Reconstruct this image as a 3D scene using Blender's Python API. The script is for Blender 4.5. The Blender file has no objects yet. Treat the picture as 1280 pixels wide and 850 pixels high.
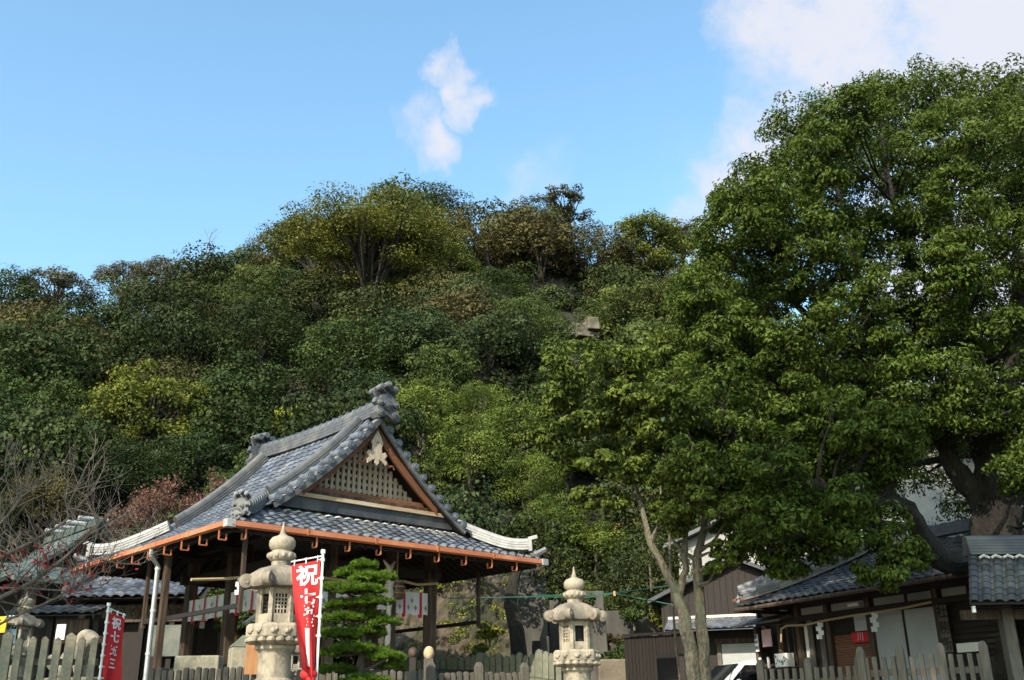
import bpy, math, random
import numpy as np
from mathutils import Vector, Matrix
scene = bpy.context.scene
COL = scene.collection
R = math.radians
random.seed(7); RNG = np.random.default_rng(11)

# ------------------------------------------------------------------ camera
F = 1240.0; PIT = math.atan(474/1240.0); ROLL = math.atan(50/3245.0); EYE = np.array([0, 0, 0.1])
_f = np.array([0, math.cos(PIT), math.sin(PIT)]); _r0 = np.array([1.0, 0, 0]); _u0 = np.cross(_r0, _f)
_r = _r0*math.cos(ROLL) - _u0*math.sin(ROLL); _u = _u0*math.cos(ROLL) + _r0*math.sin(ROLL)
cam_d = bpy.data.cameras.new('camera'); cam = bpy.data.objects.new('camera', cam_d); COL.objects.link(cam)
cam_d.sensor_width = 36; cam_d.lens = F/1280*36; cam_d.clip_start = 0.1; cam_d.clip_end = 20000
M4 = Matrix.Identity(4)
for i in range(3):
    M4[i][0] = _r[i]; M4[i][1] = _u[i]; M4[i][2] = -_f[i]; M4[i][3] = EYE[i]
cam.matrix_world = M4
scene.camera = cam

def ray(px, py): return _f + _r*((px-640)/F) + _u*((425-py)/F)
def at_d(px, py, D):
    d = ray(px, py); return EYE + d*(D/d[1])

# ------------------------------------------------------------------ sky and sun
SUN_AZ = math.atan2(-0.47, -0.88); SUN_EL = R(36)
SUND = Vector((math.sin(SUN_AZ)*math.cos(SUN_EL), math.cos(SUN_AZ)*math.cos(SUN_EL), math.sin(SUN_EL)))
world = bpy.data.worlds.new('World'); scene.world = world; world.use_nodes = True
wn = world.node_tree; wn.nodes.clear(); WL = wn.links.new
out = wn.nodes.new('ShaderNodeOutputWorld'); bg = wn.nodes.new('ShaderNodeBackground'); bgc = wn.nodes.new('ShaderNodeBackground')
sky = wn.nodes.new('ShaderNodeTexSky'); sky.sky_type = 'NISHITA'; sky.sun_disc = False
sky.sun_elevation = SUN_EL; sky.sun_rotation = SUN_AZ; sky.air_density = 1.0; sky.dust_density = 1.8; sky.ozone_density = 1.0
bg.inputs['Strength'].default_value = 0.15
tint = wn.nodes.new('ShaderNodeMix'); tint.data_type = 'RGBA'; tint.blend_type = 'MULTIPLY'; tint.inputs['Factor'].default_value = 1
tint.inputs['B'].default_value = (0.98, 1.24, 1.20, 1)
WL(sky.outputs[0], tint.inputs['A']); WL(tint.outputs['Result'], bg.inputs['Color'])
bgc.inputs['Color'].default_value = (0.90, 0.91, 1.0, 1); bgc.inputs['Strength'].default_value = 0.455
tc = wn.nodes.new('ShaderNodeTexCoord')
def wmath(op, a, b=None, clamp=False):
    n = wn.nodes.new('ShaderNodeMath'); n.operation = op; n.use_clamp = clamp
    for k, v in enumerate((a, b)):
        if v is None: continue
        if isinstance(v, (int, float)): n.inputs[k].default_value = v
        else: WL(v, n.inputs[k])
    return n.outputs[0]
def wnoise(scale, det, vec, rough=.6):
    n = wn.nodes.new('ShaderNodeTexNoise'); n.inputs['Scale'].default_value = scale; n.inputs['Detail'].default_value = det; n.inputs['Roughness'].default_value = rough
    WL(vec, n.inputs['Vector']); return n
dirv = tc.outputs['Generated']
for sc_, am_ in ((7, .055), (24, .022)):                      # ragged edges: bend the directions a little
    nv_ = wnoise(sc_, 5, dirv); va_ = wn.nodes.new('ShaderNodeVectorMath'); va_.operation = 'SUBTRACT'; WL(nv_.outputs['Color'], va_.inputs[0]); va_.inputs[1].default_value = (.5, .5, .5)
    vb_ = wn.nodes.new('ShaderNodeVectorMath'); vb_.operation = 'MULTIPLY_ADD'; WL(va_.outputs[0], vb_.inputs[0]); vb_.inputs[1].default_value = (am_*2.2,)*3; WL(dirv, vb_.inputs[2])
    vn_ = wn.nodes.new('ShaderNodeVectorMath'); vn_.operation = 'NORMALIZE'; WL(vb_.outputs[0], vn_.inputs[0]); dirv = vn_.outputs[0]
def cloud(px, py, rad, amp=1.0):
    d = ray(px, py); d = d/np.linalg.norm(d)
    n = wn.nodes.new('ShaderNodeVectorMath'); n.operation = 'DOT_PRODUCT'; n.inputs[1].default_value = d
    WL(dirv, n.inputs[0])
    m = wn.nodes.new('ShaderNodeMapRange'); m.inputs['From Min'].default_value = math.cos(rad/F/1.05); m.inputs['From Max'].default_value = 1.0
    m.inputs['To Min'].default_value = 0; m.inputs['To Max'].default_value = amp
    WL(n.outputs['Value'], m.inputs['Value']); return m.outputs[0]
acc = None
for c in [(543, 103, 38, .7), (562, 118, 32, .8), (584, 138, 30, .66), (520, 156, 42, .6), (552, 178, 44, .66), (668, 214, 60, .46),
          (985, 10, 120, .85), (1080, 30, 190, 1.0), (1250, 40, 240, 1.1), (1400, 100, 330, 1.1), (1150, 130, 150, .8),
          (955, 170, 100, .85), (915, 225, 80, .8), (880, 285, 70, .75), (1250, 340, 220, 1.2), (1420, 350, 330, 1.2), (860, 215, 90, .3), (-5, 378, 70, .5)]:
    b = cloud(*c); acc = b if acc is None else wmath('MAXIMUM', acc, b)
nz = wmath('ADD', wmath('MULTIPLY', wmath('SUBTRACT', wnoise(11, 8, tc.outputs['Generated']).outputs['Fac'], .5), 2.2), wmath('MULTIPLY', wmath('SUBTRACT', wnoise(40, 5, tc.outputs['Generated']).outputs['Fac'], .5), 1.0))
dens = wmath('MULTIPLY', acc, wmath('ADD', nz, 1.0))
mr = wn.nodes.new('ShaderNodeMapRange'); mr.interpolation_type = 'SMOOTHSTEP'
mr.inputs['From Min'].default_value = .10; mr.inputs['From Max'].default_value = 1.05; mr.inputs['To Max'].default_value = .93
WL(dens, mr.inputs['Value'])
mixs = wn.nodes.new('ShaderNodeMixShader'); WL(mr.outputs[0], mixs.inputs[0]); WL(bg.outputs[0], mixs.inputs[1]); WL(bgc.outputs[0], mixs.inputs[2])
WL(mixs.outputs[0], out.inputs[0])

sun_d = bpy.data.lights.new('sun', 'SUN'); sun_d.energy = 4.0; sun_d.angle = R(0.5); sun_d.color = (1.0, 0.93, 0.82)
sun = bpy.data.objects.new('sun', sun_d); COL.objects.link(sun); sun.rotation_euler = SUND.to_track_quat('Z', 'Y').to_euler(); sun.location = (-60, -90, 80)
scene.view_settings.view_transform = 'Standard'; scene.view_settings.look = 'None'
scene.view_settings.exposure = 1.05; scene.view_settings.gamma = 1.0; scene.view_settings.use_curve_mapping = False
scene.cycles.max_bounces = 6; scene.cycles.diffuse_bounces = 3; scene.cycles.glossy_bounces = 2; scene.cycles.transmission_bounces = 4
scene.cycles.use_denoising = True

# ------------------------------------------------------------------ materials
def mat(name, c1, c2=None, rough=.7, scale=8, stretch=(1, 1, 1), bump=.15, vk=.25, metal=0, spec=.4, detail=6, c3=None, contrast=(.3, .7), bscale=None, transl=0, objrand=0, bdist=.03):
    m = bpy.data.materials.new(name); m.use_nodes = True; nt = m.node_tree; L = nt.links.new
    p = nt.nodes['Principled BSDF']; p.inputs['Roughness'].default_value = rough; p.inputs['Metallic'].default_value = metal
    p.inputs['Specular IOR Level'].default_value = spec
    c1 = tuple(v*k for v, k in zip(c1, (.86, .82, .77))); c2 = tuple(v*k for v, k in zip(c2, (.86, .82, .77))); c3 = c3 and tuple(v*k for v, k in zip(c3, (.86, .82, .77)))
    t = nt.nodes.new('ShaderNodeTexCoord'); mp = nt.nodes.new('ShaderNodeMapping'); mp.inputs['Scale'].default_value = stretch
    L(t.outputs['Object'], mp.inputs['Vector'])
    n = nt.nodes.new('ShaderNodeTexNoise'); n.inputs['Scale'].default_value = scale; n.inputs['Detail'].default_value = detail; n.inputs['Roughness'].default_value = .65
    L(mp.outputs[0], n.inputs['Vector'])
    cr = nt.nodes.new('ShaderNodeValToRGB'); e = cr.color_ramp.elements
    e[0].position, e[1].position = contrast; e[0].color = (*c1, 1); e[1].color = (*c2, 1)
    L(n.outputs['Fac'], cr.inputs[0]); colr = cr.outputs[0]
    if c3:                                                   # broad patches of a third colour
        n3 = nt.nodes.new('ShaderNodeTexNoise'); n3.inputs['Scale'].default_value = scale*.23; n3.inputs['Detail'].default_value = 4
        L(mp.outputs[0], n3.inputs['Vector'])
        r3 = nt.nodes.new('ShaderNodeValToRGB'); r3.color_ramp.elements[0].position = .48; r3.color_ramp.elements[1].position = .66
        L(n3.outputs['Fac'], r3.inputs[0])
        mx = nt.nodes.new('ShaderNodeMix'); mx.data_type = 'RGBA'; L(r3.outputs[0], mx.inputs['Factor']); L(colr, mx.inputs['A']); mx.inputs['B'].default_value = (*c3, 1)
        colr = mx.outputs['Result']
    at = nt.nodes.new('ShaderNodeAttribute'); at.attribute_name = 'v'
    hv = nt.nodes.new('ShaderNodeHueSaturation')
    ma = nt.nodes.new('ShaderNodeMath'); ma.operation = 'MULTIPLY_ADD'; ma.inputs[1].default_value = vk; ma.inputs[2].default_value = 1-vk/2
    L(at.outputs['Fac'], ma.inputs[0]); val = ma.outputs[0]
    if objrand:
        oi = nt.nodes.new('ShaderNodeObjectInfo')
        m2 = nt.nodes.new('ShaderNodeMath'); m2.operation = 'MULTIPLY_ADD'; m2.inputs[1].default_value = objrand; m2.inputs[2].default_value = 1-objrand/2
        L(oi.outputs['Random'], m2.inputs[0])
        m3 = nt.nodes.new('ShaderNodeMath'); m3.operation = 'MULTIPLY'; L(val, m3.inputs[0]); L(m2.outputs[0], m3.inputs[1]); val = m3.outputs[0]
        m4 = nt.nodes.new('ShaderNodeMath'); m4.operation = 'MULTIPLY_ADD'; m4.inputs[1].default_value = -.06; m4.inputs[2].default_value = .53
        L(oi.outputs['Random'], m4.inputs[0]); L(m4.outputs[0], hv.inputs['Hue'])
    L(val, hv.inputs['Value']); L(colr, hv.inputs['Color']); L(hv.outputs[0], p.inputs['Base Color'])
    if bump:
        b = nt.nodes.new('ShaderNodeBump'); b.inputs['Strength'].default_value = bump; b.inputs['Distance'].default_value = bdist
        if bscale:
            n2 = nt.nodes.new('ShaderNodeTexNoise'); n2.inputs['Scale'].default_value = bscale; n2.inputs['Detail'].default_value = 5; L(mp.outputs[0], n2.inputs['Vector']); L(n2.outputs['Fac'], b.inputs['Height'])
        else: L(n.outputs['Fac'], b.inputs['Height'])
        L(b.outputs[0], p.inputs['Normal'])
    if transl:
        tr = nt.nodes.new('ShaderNodeBsdfTranslucent'); L(hv.outputs[0], tr.inputs['Color'])
        ms = nt.nodes.new('ShaderNodeMixShader'); ms.inputs[0].default_value = transl
        L(p.outputs[0], ms.inputs[1]); L(tr.outputs[0], ms.inputs[2]); L(ms.outputs[0], nt.nodes['Material Output'].inputs[0])
    return m
def leafmat(name, c1, c2, rough=.5, spec=.35, transl=.28, objrand=.0, vk=1.0):
    """leaf colour runs from c1 to c2 with each leaf's own random value"""
    m = bpy.data.materials.new(name); m.use_nodes = True; nt = m.node_tree; L = nt.links.new
    p = nt.nodes['Principled BSDF']; p.inputs['Roughness'].default_value = rough; p.inputs['Specular IOR Level'].default_value = spec
    at = nt.nodes.new('ShaderNodeAttribute'); at.attribute_name = 'v'
    cr = nt.nodes.new('ShaderNodeValToRGB'); e = cr.color_ramp.elements; e[0].position, e[1].position = .1, .9; e[0].color = (*c1, 1); e[1].color = (*c2, 1)
    L(at.outputs['Fac'], cr.inputs[0]); hv = nt.nodes.new('ShaderNodeHueSaturation'); L(cr.outputs[0], hv.inputs['Color'])
    if objrand:
        oi = nt.nodes.new('ShaderNodeObjectInfo')
        m2 = nt.nodes.new('ShaderNodeMath'); m2.operation = 'MULTIPLY_ADD'; m2.inputs[1].default_value = objrand; m2.inputs[2].default_value = 1-objrand/2
        L(oi.outputs['Random'], m2.inputs[0]); L(m2.outputs[0], hv.inputs['Value'])
        wnz = nt.nodes.new('ShaderNodeTexWhiteNoise'); wnz.noise_dimensions = '1D'; L(oi.outputs['Random'], wnz.inputs['W'])
        m4 = nt.nodes.new('ShaderNodeMath'); m4.operation = 'MULTIPLY_ADD'; m4.inputs[1].default_value = .05; m4.inputs[2].default_value = .486
        L(wnz.outputs['Value'], m4.inputs[0]); L(m4.outputs[0], hv.inputs['Hue'])
    L(hv.outputs[0], p.inputs['Base Color'])
    tr = nt.nodes.new('ShaderNodeBsdfTranslucent'); L(hv.outputs[0], tr.inputs['Color'])
    ms = nt.nodes.new('ShaderNodeMixShader'); ms.inputs[0].default_value = transl
    L(p.outputs[0], ms.inputs[1]); L(tr.outputs[0], ms.inputs[2]); L(ms.outputs[0], nt.nodes['Material Output'].inputs[0])
    return m
M = {}
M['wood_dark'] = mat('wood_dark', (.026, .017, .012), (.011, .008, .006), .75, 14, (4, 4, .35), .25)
M['wood_mid'] = mat('wood_mid', (.080, .048, .030), (.030, .019, .013), .7, 14, (4, 4, .35), .3, c3=(.12, .083, .053))
M['wood_brown'] = mat('wood_brown', (.27, .115, .055), (.12, .05, .027), .65, 10, (1, 5, 5), .25)
M['wood_pale'] = mat('wood_pale', (.62, .46, .28), (.42, .27, .15), .7, 6, (.6, 4, 4), .15, c3=(.70, .60, .45))
M['wood_white'] = mat('wood_white', (.60, .51, .39), (.36, .275, .19), .75, 9, (4, 4, .5), .2)
M['wood_grey'] = mat('wood_grey', (.135, .12, .098), (.062, .054, .044), .85, 12, (4, 4, .4), .3, vk=.5)
M['wood_orange'] = mat('wood_orange', (.62, .31, .14), (.50, .23, .10), .6, 8, (4, 4, .4), .1)
M['black'] = mat('plain_black', (.018, .016, .015), (.010, .009, .009), .8, 8, bump=.05)  # near-black for rails, backings and hollows
M['tile'] = mat('roof_tile', (.135, .155, .195), (.065, .076, .098), .42, 5, (1, 1, 1), .15, vk=.95, spec=.5, c3=(.165, .17, .175), bscale=40)
M['tile_ridge'] = mat('ridge_tile', (.135, .142, .155), (.070, .074, .084), .5, 9, (1, 1, 1), .3, vk=.4, spec=.45, c3=(.17, .168, .16))
M['tile_cap'] = mat('cap_tile', (.17, .19, .225), (.085, .097, .12), .38, 7, bump=.2, vk=.5, spec=.55)
M['tile_pale'] = mat('pale_ridge_tile', (.40, .40, .395), (.23, .232, .228), .5, 7, bump=.15, vk=.15)
M['tile_dark'] = mat('dark_roof_tile', (.068, .072, .082), (.034, .037, .043), .5, 5, bump=.12, vk=.6, c3=(.10, .10, .095))
M['mortar'] = mat('lime_mortar', (.70, .67, .60), (.52, .49, .43), .85, 10)
M['copper'] = mat('copper_gutter', (.52, .185, .085), (.42, .135, .06), .42, 5, (1, 1, 1), .04, vk=.15, spec=.5, c3=(.58, .25, .13))
M['zinc'] = mat('zinc_sheet', (.55, .56, .55), (.42, .43, .43), .4, 6, bump=.05, metal=.3)
M['steel'] = mat('steel_pipe', (.62, .63, .65), (.50, .51, .53), .35, 6, bump=.03, metal=.5)
M['verdigris'] = mat('verdigris_copper', (.085, .125, .112), (.045, .065, .06), .6, 6, bump=.15, c3=(.16, .17, .15))
M['stone'] = mat('granite', (.42, .365, .28), (.27, .235, .18), .85, 26, (1, 1, .6), bump=.4, c3=(.14, .125, .098), detail=8, vk=.1)
M['stone_cap'] = mat('weathered_granite', (.30, .255, .20), (.18, .152, .118), .9, 16, (1, 1, .7), bump=.45, c3=(.12, .108, .085), detail=8, vk=.1)
M['stone_fence'] = mat('fence_granite', (.37, .325, .23), (.23, .20, .142), .85, 22, bump=.3, c3=(.19, .195, .155), vk=.3)
M['stone_mossy'] = mat('mossy_granite', (.20, .20, .155), (.12, .125, .095), .9, 18, bump=.3, c3=(.10, .115, .07), vk=.35)
M['concrete'] = mat('old_concrete', (.098, .092, .078), (.046, .043, .036), .9, 3, (1, 1, .45), .3, c3=(.040, .038, .032))
M['rock'] = mat('bank_rock', (.105, .082, .053), (.036, .030, .020), .95, 3.2, bump=.8, c3=(.028, .031, .014), detail=10, bscale=6)
M['rock_pale'] = mat('pale_rock', (.19, .158, .118), (.085, .072, .053), .9, 1.6, bump=.9, c3=(.04, .042, .022), detail=8)
M['plaster'] = mat('lime_plaster', (.40, .39, .365), (.30, .293, .275), .85, 2, bump=.05, c3=(.22, .213, .195))
M['door_white'] = mat('white_door_panel', (.38, .39, .40), (.31, .32, .33), .6, 1.5, bump=.02)
M['shutter'] = mat('grey_shutter', (.42, .44, .44), (.34, .36, .36), .5, 2, bump=.02)
M['cloth_white'] = mat('white_cloth', (1.0, 1.04, 1.1), (.93, .97, 1.04), .85, 4, bump=.05, transl=.35)
M['cloth_red'] = mat('red_cloth', (.70, .028, .03), (.55, .018, .02), .75, 5, bump=.04, transl=.2, vk=0)
M['strap_red'] = mat('red_strap', (.55, .02, .05), (.42, .015, .04), .7, 5, bump=.03)
M['white_paint'] = mat('white_paint', (.80, .80, .78), (.74, .74, .72), .5, 5, bump=.02, vk=0)
M['grey_print'] = mat('grey_print', (.20, .19, .19), (.14, .13, .13), .8, 5, bump=0, vk=0)
M['ink'] = mat('black_ink', (.02, .02, .025), (.015, .015, .02), .7, 5, bump=0, vk=0)
M['paper_pink'] = mat('pink_paper', (.60, .40, .44), (.54, .35, .40), .8, 4, bump=.02)
M['paper_white'] = mat('white_paper', (.78, .77, .74), (.70, .69, .66), .8, 4, bump=.02)
M['yellow'] = mat('yellow_board', (.78, .55, .03), (.70, .48, .02), .6, 4, bump=.02)
M['sky_board'] = mat('pale_blue_board', (.55, .70, .74), (.48, .63, .68), .6, 4, bump=.02)
M['straw'] = mat('straw_rope', (.46, .35, .20), (.30, .22, .12), .9, 60, bump=.4)
M['rope_white'] = mat('white_rope', (.72, .68, .62), (.50, .46, .40), .9, 20, bump=.4)
M['brass'] = mat('brass', (.75, .50, .16), (.60, .38, .10), .35, 8, bump=.05, metal=.6)
M['bronze'] = mat('bronze_bell', (.17, .10, .06), (.10, .06, .04), .5, 8, bump=.1, metal=.3)
M['car_white'] = mat('car_paint', (.80, .81, .82), (.79, .80, .81), .22, 2, bump=0, spec=.6, vk=0)
M['glass_dark'] = mat('car_glass', (.012, .014, .017), (.010, .012, .014), .06, 2, bump=0, spec=.9, vk=0)
M['rubber'] = mat('rubber', (.02, .02, .02), (.015, .015, .015), .8, 8, bump=.05)
M['lamp_glass'] = mat('lamp_glass', (.8, .8, .8), (.75, .75, .75), .15, 2, bump=0, vk=0)
M['wire_green'] = mat('green_cable', (.03, .12, .085), (.025, .10, .07), .5, 5, bump=0)
M['bark'] = mat('pale_bark', (.20, .165, .12), (.065, .053, .038), .9, 11, (2.2, 2.2, 1.1), .8, c3=(.11, .115, .075), contrast=(.4, .6))
M['bark_dark'] = mat('dark_bark', (.034, .026, .019), (.010, .008, .006), .95, 6, (3, 3, .9), 1.0, bdist=.15, c3=(.035, .032, .02))
M['bark_grey'] = mat('grey_twig_bark', (.15, .128, .108), (.08, .066, .055), .9, 9, (2, 2, 1), .3)
M['ground'] = mat('gravel_ground', (.26, .235, .195), (.18, .162, .135), .95, 6, bump=.3, c3=(.22, .20, .17))
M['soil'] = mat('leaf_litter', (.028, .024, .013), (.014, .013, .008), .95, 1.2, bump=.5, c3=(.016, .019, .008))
M['underwood_shade'] = leafmat('shade_dark_underwood', (.008, .012, .004), (.030, .036, .011), .65, .1, .15)  # shrub leaves, blackened further so gaps between crowns read as shade
M['camphor'] = leafmat('camphor_leaves', (.024, .038, .005), (.100, .136, .020), .55, .14, .34)
M['midleaf'] = leafmat('young_oak_leaves', (.034, .052, .010), (.146, .176, .028), .55, .14, .36)
M['oak_dark'] = leafmat('dark_evergreen_leaves', (.013, .019, .005), (.058, .069, .018), .6, .12, .18, .45)
M['oak_mid'] = leafmat('mid_green_leaves', (.020, .030, .007), (.086, .104, .024), .6, .12, .22, .35)
M['oak_teal'] = leafmat('cool_green_leaves', (.018, .027, .009), (.068, .084, .026), .6, .14, .22, .3)
M['olive'] = leafmat('olive_brown_leaves', (.034, .032, .010), (.105, .090, .028), .6, .14, .2, .25)
M['yellowgreen'] = leafmat('yellow_green_leaves', (.042, .052, .008), (.150, .150, .020), .55, .2, .32, .15)
M['yellow_leaf'] = leafmat('bright_yellow_leaves', (.16, .19, .02), (.38, .36, .03), .5, .3, .35)
M['greybrown'] = leafmat('grey_brown_leaves', (.060, .055, .032), (.135, .120, .075), .6, .25, .2, .2)
M['autumn'] = leafmat('turning_leaves', (.13, .085, .02), (.30, .17, .04), .6, .2, .3)
M['rust'] = leafmat('rusty_red_leaves', (.10, .05, .035), (.20, .095, .06), .6, .25, .3)
M['redleaf'] = leafmat('red_leaves', (.18, .018, .018), (.36, .04, .038), .55, .3, .3)
M['pine'] = leafmat('pine_needles', (.026, .060, .006), (.135, .215, .014), .5, .25, .25)
M['weed'] = leafmat('bank_weeds', (.06, .085, .015), (.24, .22, .03), .55, .3, .3)

# ------------------------------------------------------------------ helpers
def thing(name, label, cat, loc=(0, 0, 0), rotz=0, group=None):
    o = bpy.data.objects.new(name, None); COL.objects.link(o); o.empty_display_size = .3
    o.location = [float(v) for v in loc]; o.rotation_euler = (0, 0, rotz); return tag(o, label, cat, group)
def tag(o, label=None, cat=None, group=None, kind=None):
    if label: o['label'] = label
    if cat: o['category'] = cat
    if group: o['group'] = group
    if kind: o['kind'] = kind
    return o
KIDS = {}
def link(o, parent=None):
    COL.objects.link(o)
    if parent is not None:
        o.parent = parent; KIDS.setdefault(parent.name, []).append(o)
    return o
def copy_tree(o, parent=None):
    c = o.copy(); link(c, parent)
    for ch in KIDS.get(o.name, []): copy_tree(ch, c)
    return c

class MB:
    """collects shapes; build() links them as ONE mesh object"""
    def __init__(s): s.v = []; s.f = []; s.a = []; s.mi = []; s.cur = 0
    def add(s, vs, fs, a=None):
        n = len(s.v); s.v += [tuple(map(float, p)) for p in vs]; a = random.random() if a is None else a
        for f in fs: s.f.append(tuple(i+n for i in f)); s.a.append(a); s.mi.append(s.cur)
        return s
    def box(s, c, d, rz=0, a=None, taper=1.0):
        x, y, z = (v/2 for v in d); cs, sn = math.cos(rz), math.sin(rz); vs = []
        for k in (-1, 1):
            t = 1 if k < 0 else taper
            for i, j in ((-1, -1), (1, -1), (1, 1), (-1, 1)):
                X, Y = i*x*t, j*y*t; vs.append((c[0]+X*cs-Y*sn, c[1]+X*sn+Y*cs, c[2]+k*z))
        return s.add(vs, [(3, 2, 1, 0), (4, 5, 6, 7), (0, 1, 5, 4), (1, 2, 6, 5), (2, 3, 7, 6), (3, 0, 4, 7)], a)
    def b2(s, lo, hi, a=None): return s.box([(lo[i]+hi[i])/2 for i in range(3)], [abs(hi[i]-lo[i]) for i in range(3)], 0, a)
    def bar(s, p, q, w, h, a=None, up=(0, 0, 1)):
        p, q = Vector(p), Vector(q); d = (q-p).normalized(); u = Vector(up)
        sd = d.cross(u)
        if sd.length < 1e-4: sd = d.cross(Vector((1, 0, 0)))
        sd.normalize(); u = sd.cross(d).normalized(); vs = []
        for e in (p, q):
            for i, j in ((-1, -1), (1, -1), (1, 1), (-1, 1)): vs.append(e+sd*i*w/2+u*j*h/2)
        return s.add(vs, [(0, 1, 2, 3), (7, 6, 5, 4), (0, 4, 5, 1), (1, 5, 6, 2), (2, 6, 7, 3), (3, 7, 4, 0)], a)
    def tube(s, path, rad, n=8, a=None, cap=True, rough=0):
        path = [Vector(p) for p in path]; k = len(path)
        if isinstance(rad, (int, float)): rad = [rad]*k
        vs, fs = [], []; pu = None
        for i, p in enumerate(path):
            d = (path[min(i+1, k-1)]-path[max(i-1, 0)]).normalized()
            if pu is None:
                pu = Vector((0, 0, 1)) if abs(d.z) < .9 else Vector((1, 0, 0))
            sd = d.cross(pu)
            if sd.length < 1e-5: sd = d.cross(Vector((.3, .8, .5)))
            sd.normalize(); pu = sd.cross(d).normalized()
            for j in range(n):
                t = 2*math.pi*j/n; vs.append(p+(sd*math.cos(t)+pu*math.sin(t))*rad[i]*(1+(rough*(math.sin(3*t+i*.7)*.5+math.sin(5*t-i*.4)*.35+random.uniform(-.4, .4)) if rough else 0)))
        for i in range(k-1):
            for j in range(n): fs.append((i*n+j, i*n+(j+1) % n, (i+1)*n+(j+1) % n, (i+1)*n+j))
        if cap: fs.append(tuple(range(n-1, -1, -1))); fs.append(tuple((k-1)*n+j for j in range(n)))
        return s.add(vs, fs, a)
    def sweep(s, path, prof, side=None, a=None, close=True, cap=True):
        """prof: list of (sideways, upwards); side: fixed sideways direction"""
        path = [Vector(p) for p in path]; k = len(path); n = len(prof); vs, fs = [], []
        for i, p in enumerate(path):
            d = (path[min(i+1, k-1)]-path[max(i-1, 0)]).normalized()
            sd = Vector(side) if side is not None else d.cross(Vector((0, 0, 1))).normalized()
            u = sd.cross(d).normalized()
            for x, y in prof: vs.append(p+sd*x+u*y)
        m = n if close else n-1
        for i in range(k-1):
            for j in range(m): fs.append((i*n+j, i*n+(j+1) % n, (i+1)*n+(j+1) % n, (i+1)*n+j))
        if cap and close: fs.append(tuple(range(n-1, -1, -1))); fs.append(tuple((k-1)*n+j for j in range(n)))
        return s.add(vs, fs, a)
    def lathe(s, prof, c=(0, 0, 0), n=24, a=None, rot=0, cap=True):
        vs, fs = [], []
        for r, z in prof:
            for j in range(n):
                t = rot+2*math.pi*j/n; vs.append((c[0]+r*math.cos(t), c[1]+r*math.sin(t), c[2]+z))
        for i in range(len(prof)-1):
            for j in range(n): fs.append((i*n+j, i*n+(j+1) % n, (i+1)*n+(j+1) % n, (i+1)*n+j))
        if cap: fs.append(tuple(range(n-1, -1, -1))); fs.append(tuple((len(prof)-1)*n+j for j in range(n)))
        return s.add(vs, fs, a)
    def prism(s, poly, o, ex, ey, depth, a=None):
        """poly in plane (ex, ey) at o, extruded by depth along ex x ey"""
        o, ex, ey = Vector(o), Vector(ex).normalized(), Vector(ey).normalized(); nn = ex.cross(ey)*depth; n = len(poly)
        vs = [o+ex*x+ey*y for x, y in poly]+[o+ex*x+ey*y+nn for x, y in poly]
        return s.add(vs, [tuple(range(n-1, -1, -1)), tuple(range(n, 2*n))]+[(i, (i+1) % n, n+(i+1) % n, n+i) for i in range(n)], a)
    def ball(s, c, r, n=12, a=None, m=8):
        if isinstance(r, (int, float)): r = (r, r, r)
        vs, fs = [], []
        for i in range(m+1):
            ph = math.pi*i/m
            for j in range(n):
                t = 2*math.pi*j/n; vs.append((c[0]+r[0]*math.sin(ph)*math.cos(t), c[1]+r[1]*math.sin(ph)*math.sin(t), c[2]-r[2]*math.cos(ph)))
        for i in range(m):
            for j in range(n): fs.append((i*n+j, i*n+(j+1) % n, (i+1)*n+(j+1) % n, (i+1)*n+j))
        return s.add(vs, fs, a)
    def build(s, name, material, parent=None, smooth=False, bevel=0, loc=None):
        me = bpy.data.meshes.new(name); me.from_pydata(s.v, [], s.f)
        for mm in (material if isinstance(material, (list, tuple)) else [material]): me.materials.append(mm)
        at = me.attributes.new('v', 'FLOAT', 'FACE'); at.data.foreach_set('value', s.a)
        if any(s.mi): me.polygons.foreach_set('material_index', s.mi)
        if smooth: me.shade_smooth(); me.set_sharp_from_angle(angle=R(40))
        me.update(); o = bpy.data.objects.new(name, me); link(o, parent)
        if loc is not None: o.location = [float(v) for v in loc]
        if bevel:
            b = o.modifiers.new('bevel', 'BEVEL'); b.width = bevel; b.segments = 2; b.limit_method = 'ANGLE'
        return o

def quads_object(name, V, A, material, parent=None, nv=4):
    """V (N,nv,3) polygons of nv corners each, A (N,) per-face value"""
    N = len(V); me = bpy.data.meshes.new(name)
    me.vertices.add(N*nv); me.vertices.foreach_set('co', V.reshape(-1).astype(np.float32))
    me.loops.add(N*nv); me.loops.foreach_set('vertex_index', np.arange(N*nv, dtype=np.int32))
    me.polygons.add(N); me.polygons.foreach_set('loop_start', np.arange(0, N*nv, nv, dtype=np.int32))
    me.update(calc_edges=True)
    at = me.attributes.new('v', 'FLOAT', 'FACE'); at.data.foreach_set('value', A.astype(np.float32))
    me.materials.append(material); o = bpy.data.objects.new(name, me); link(o, parent); return o

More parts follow.
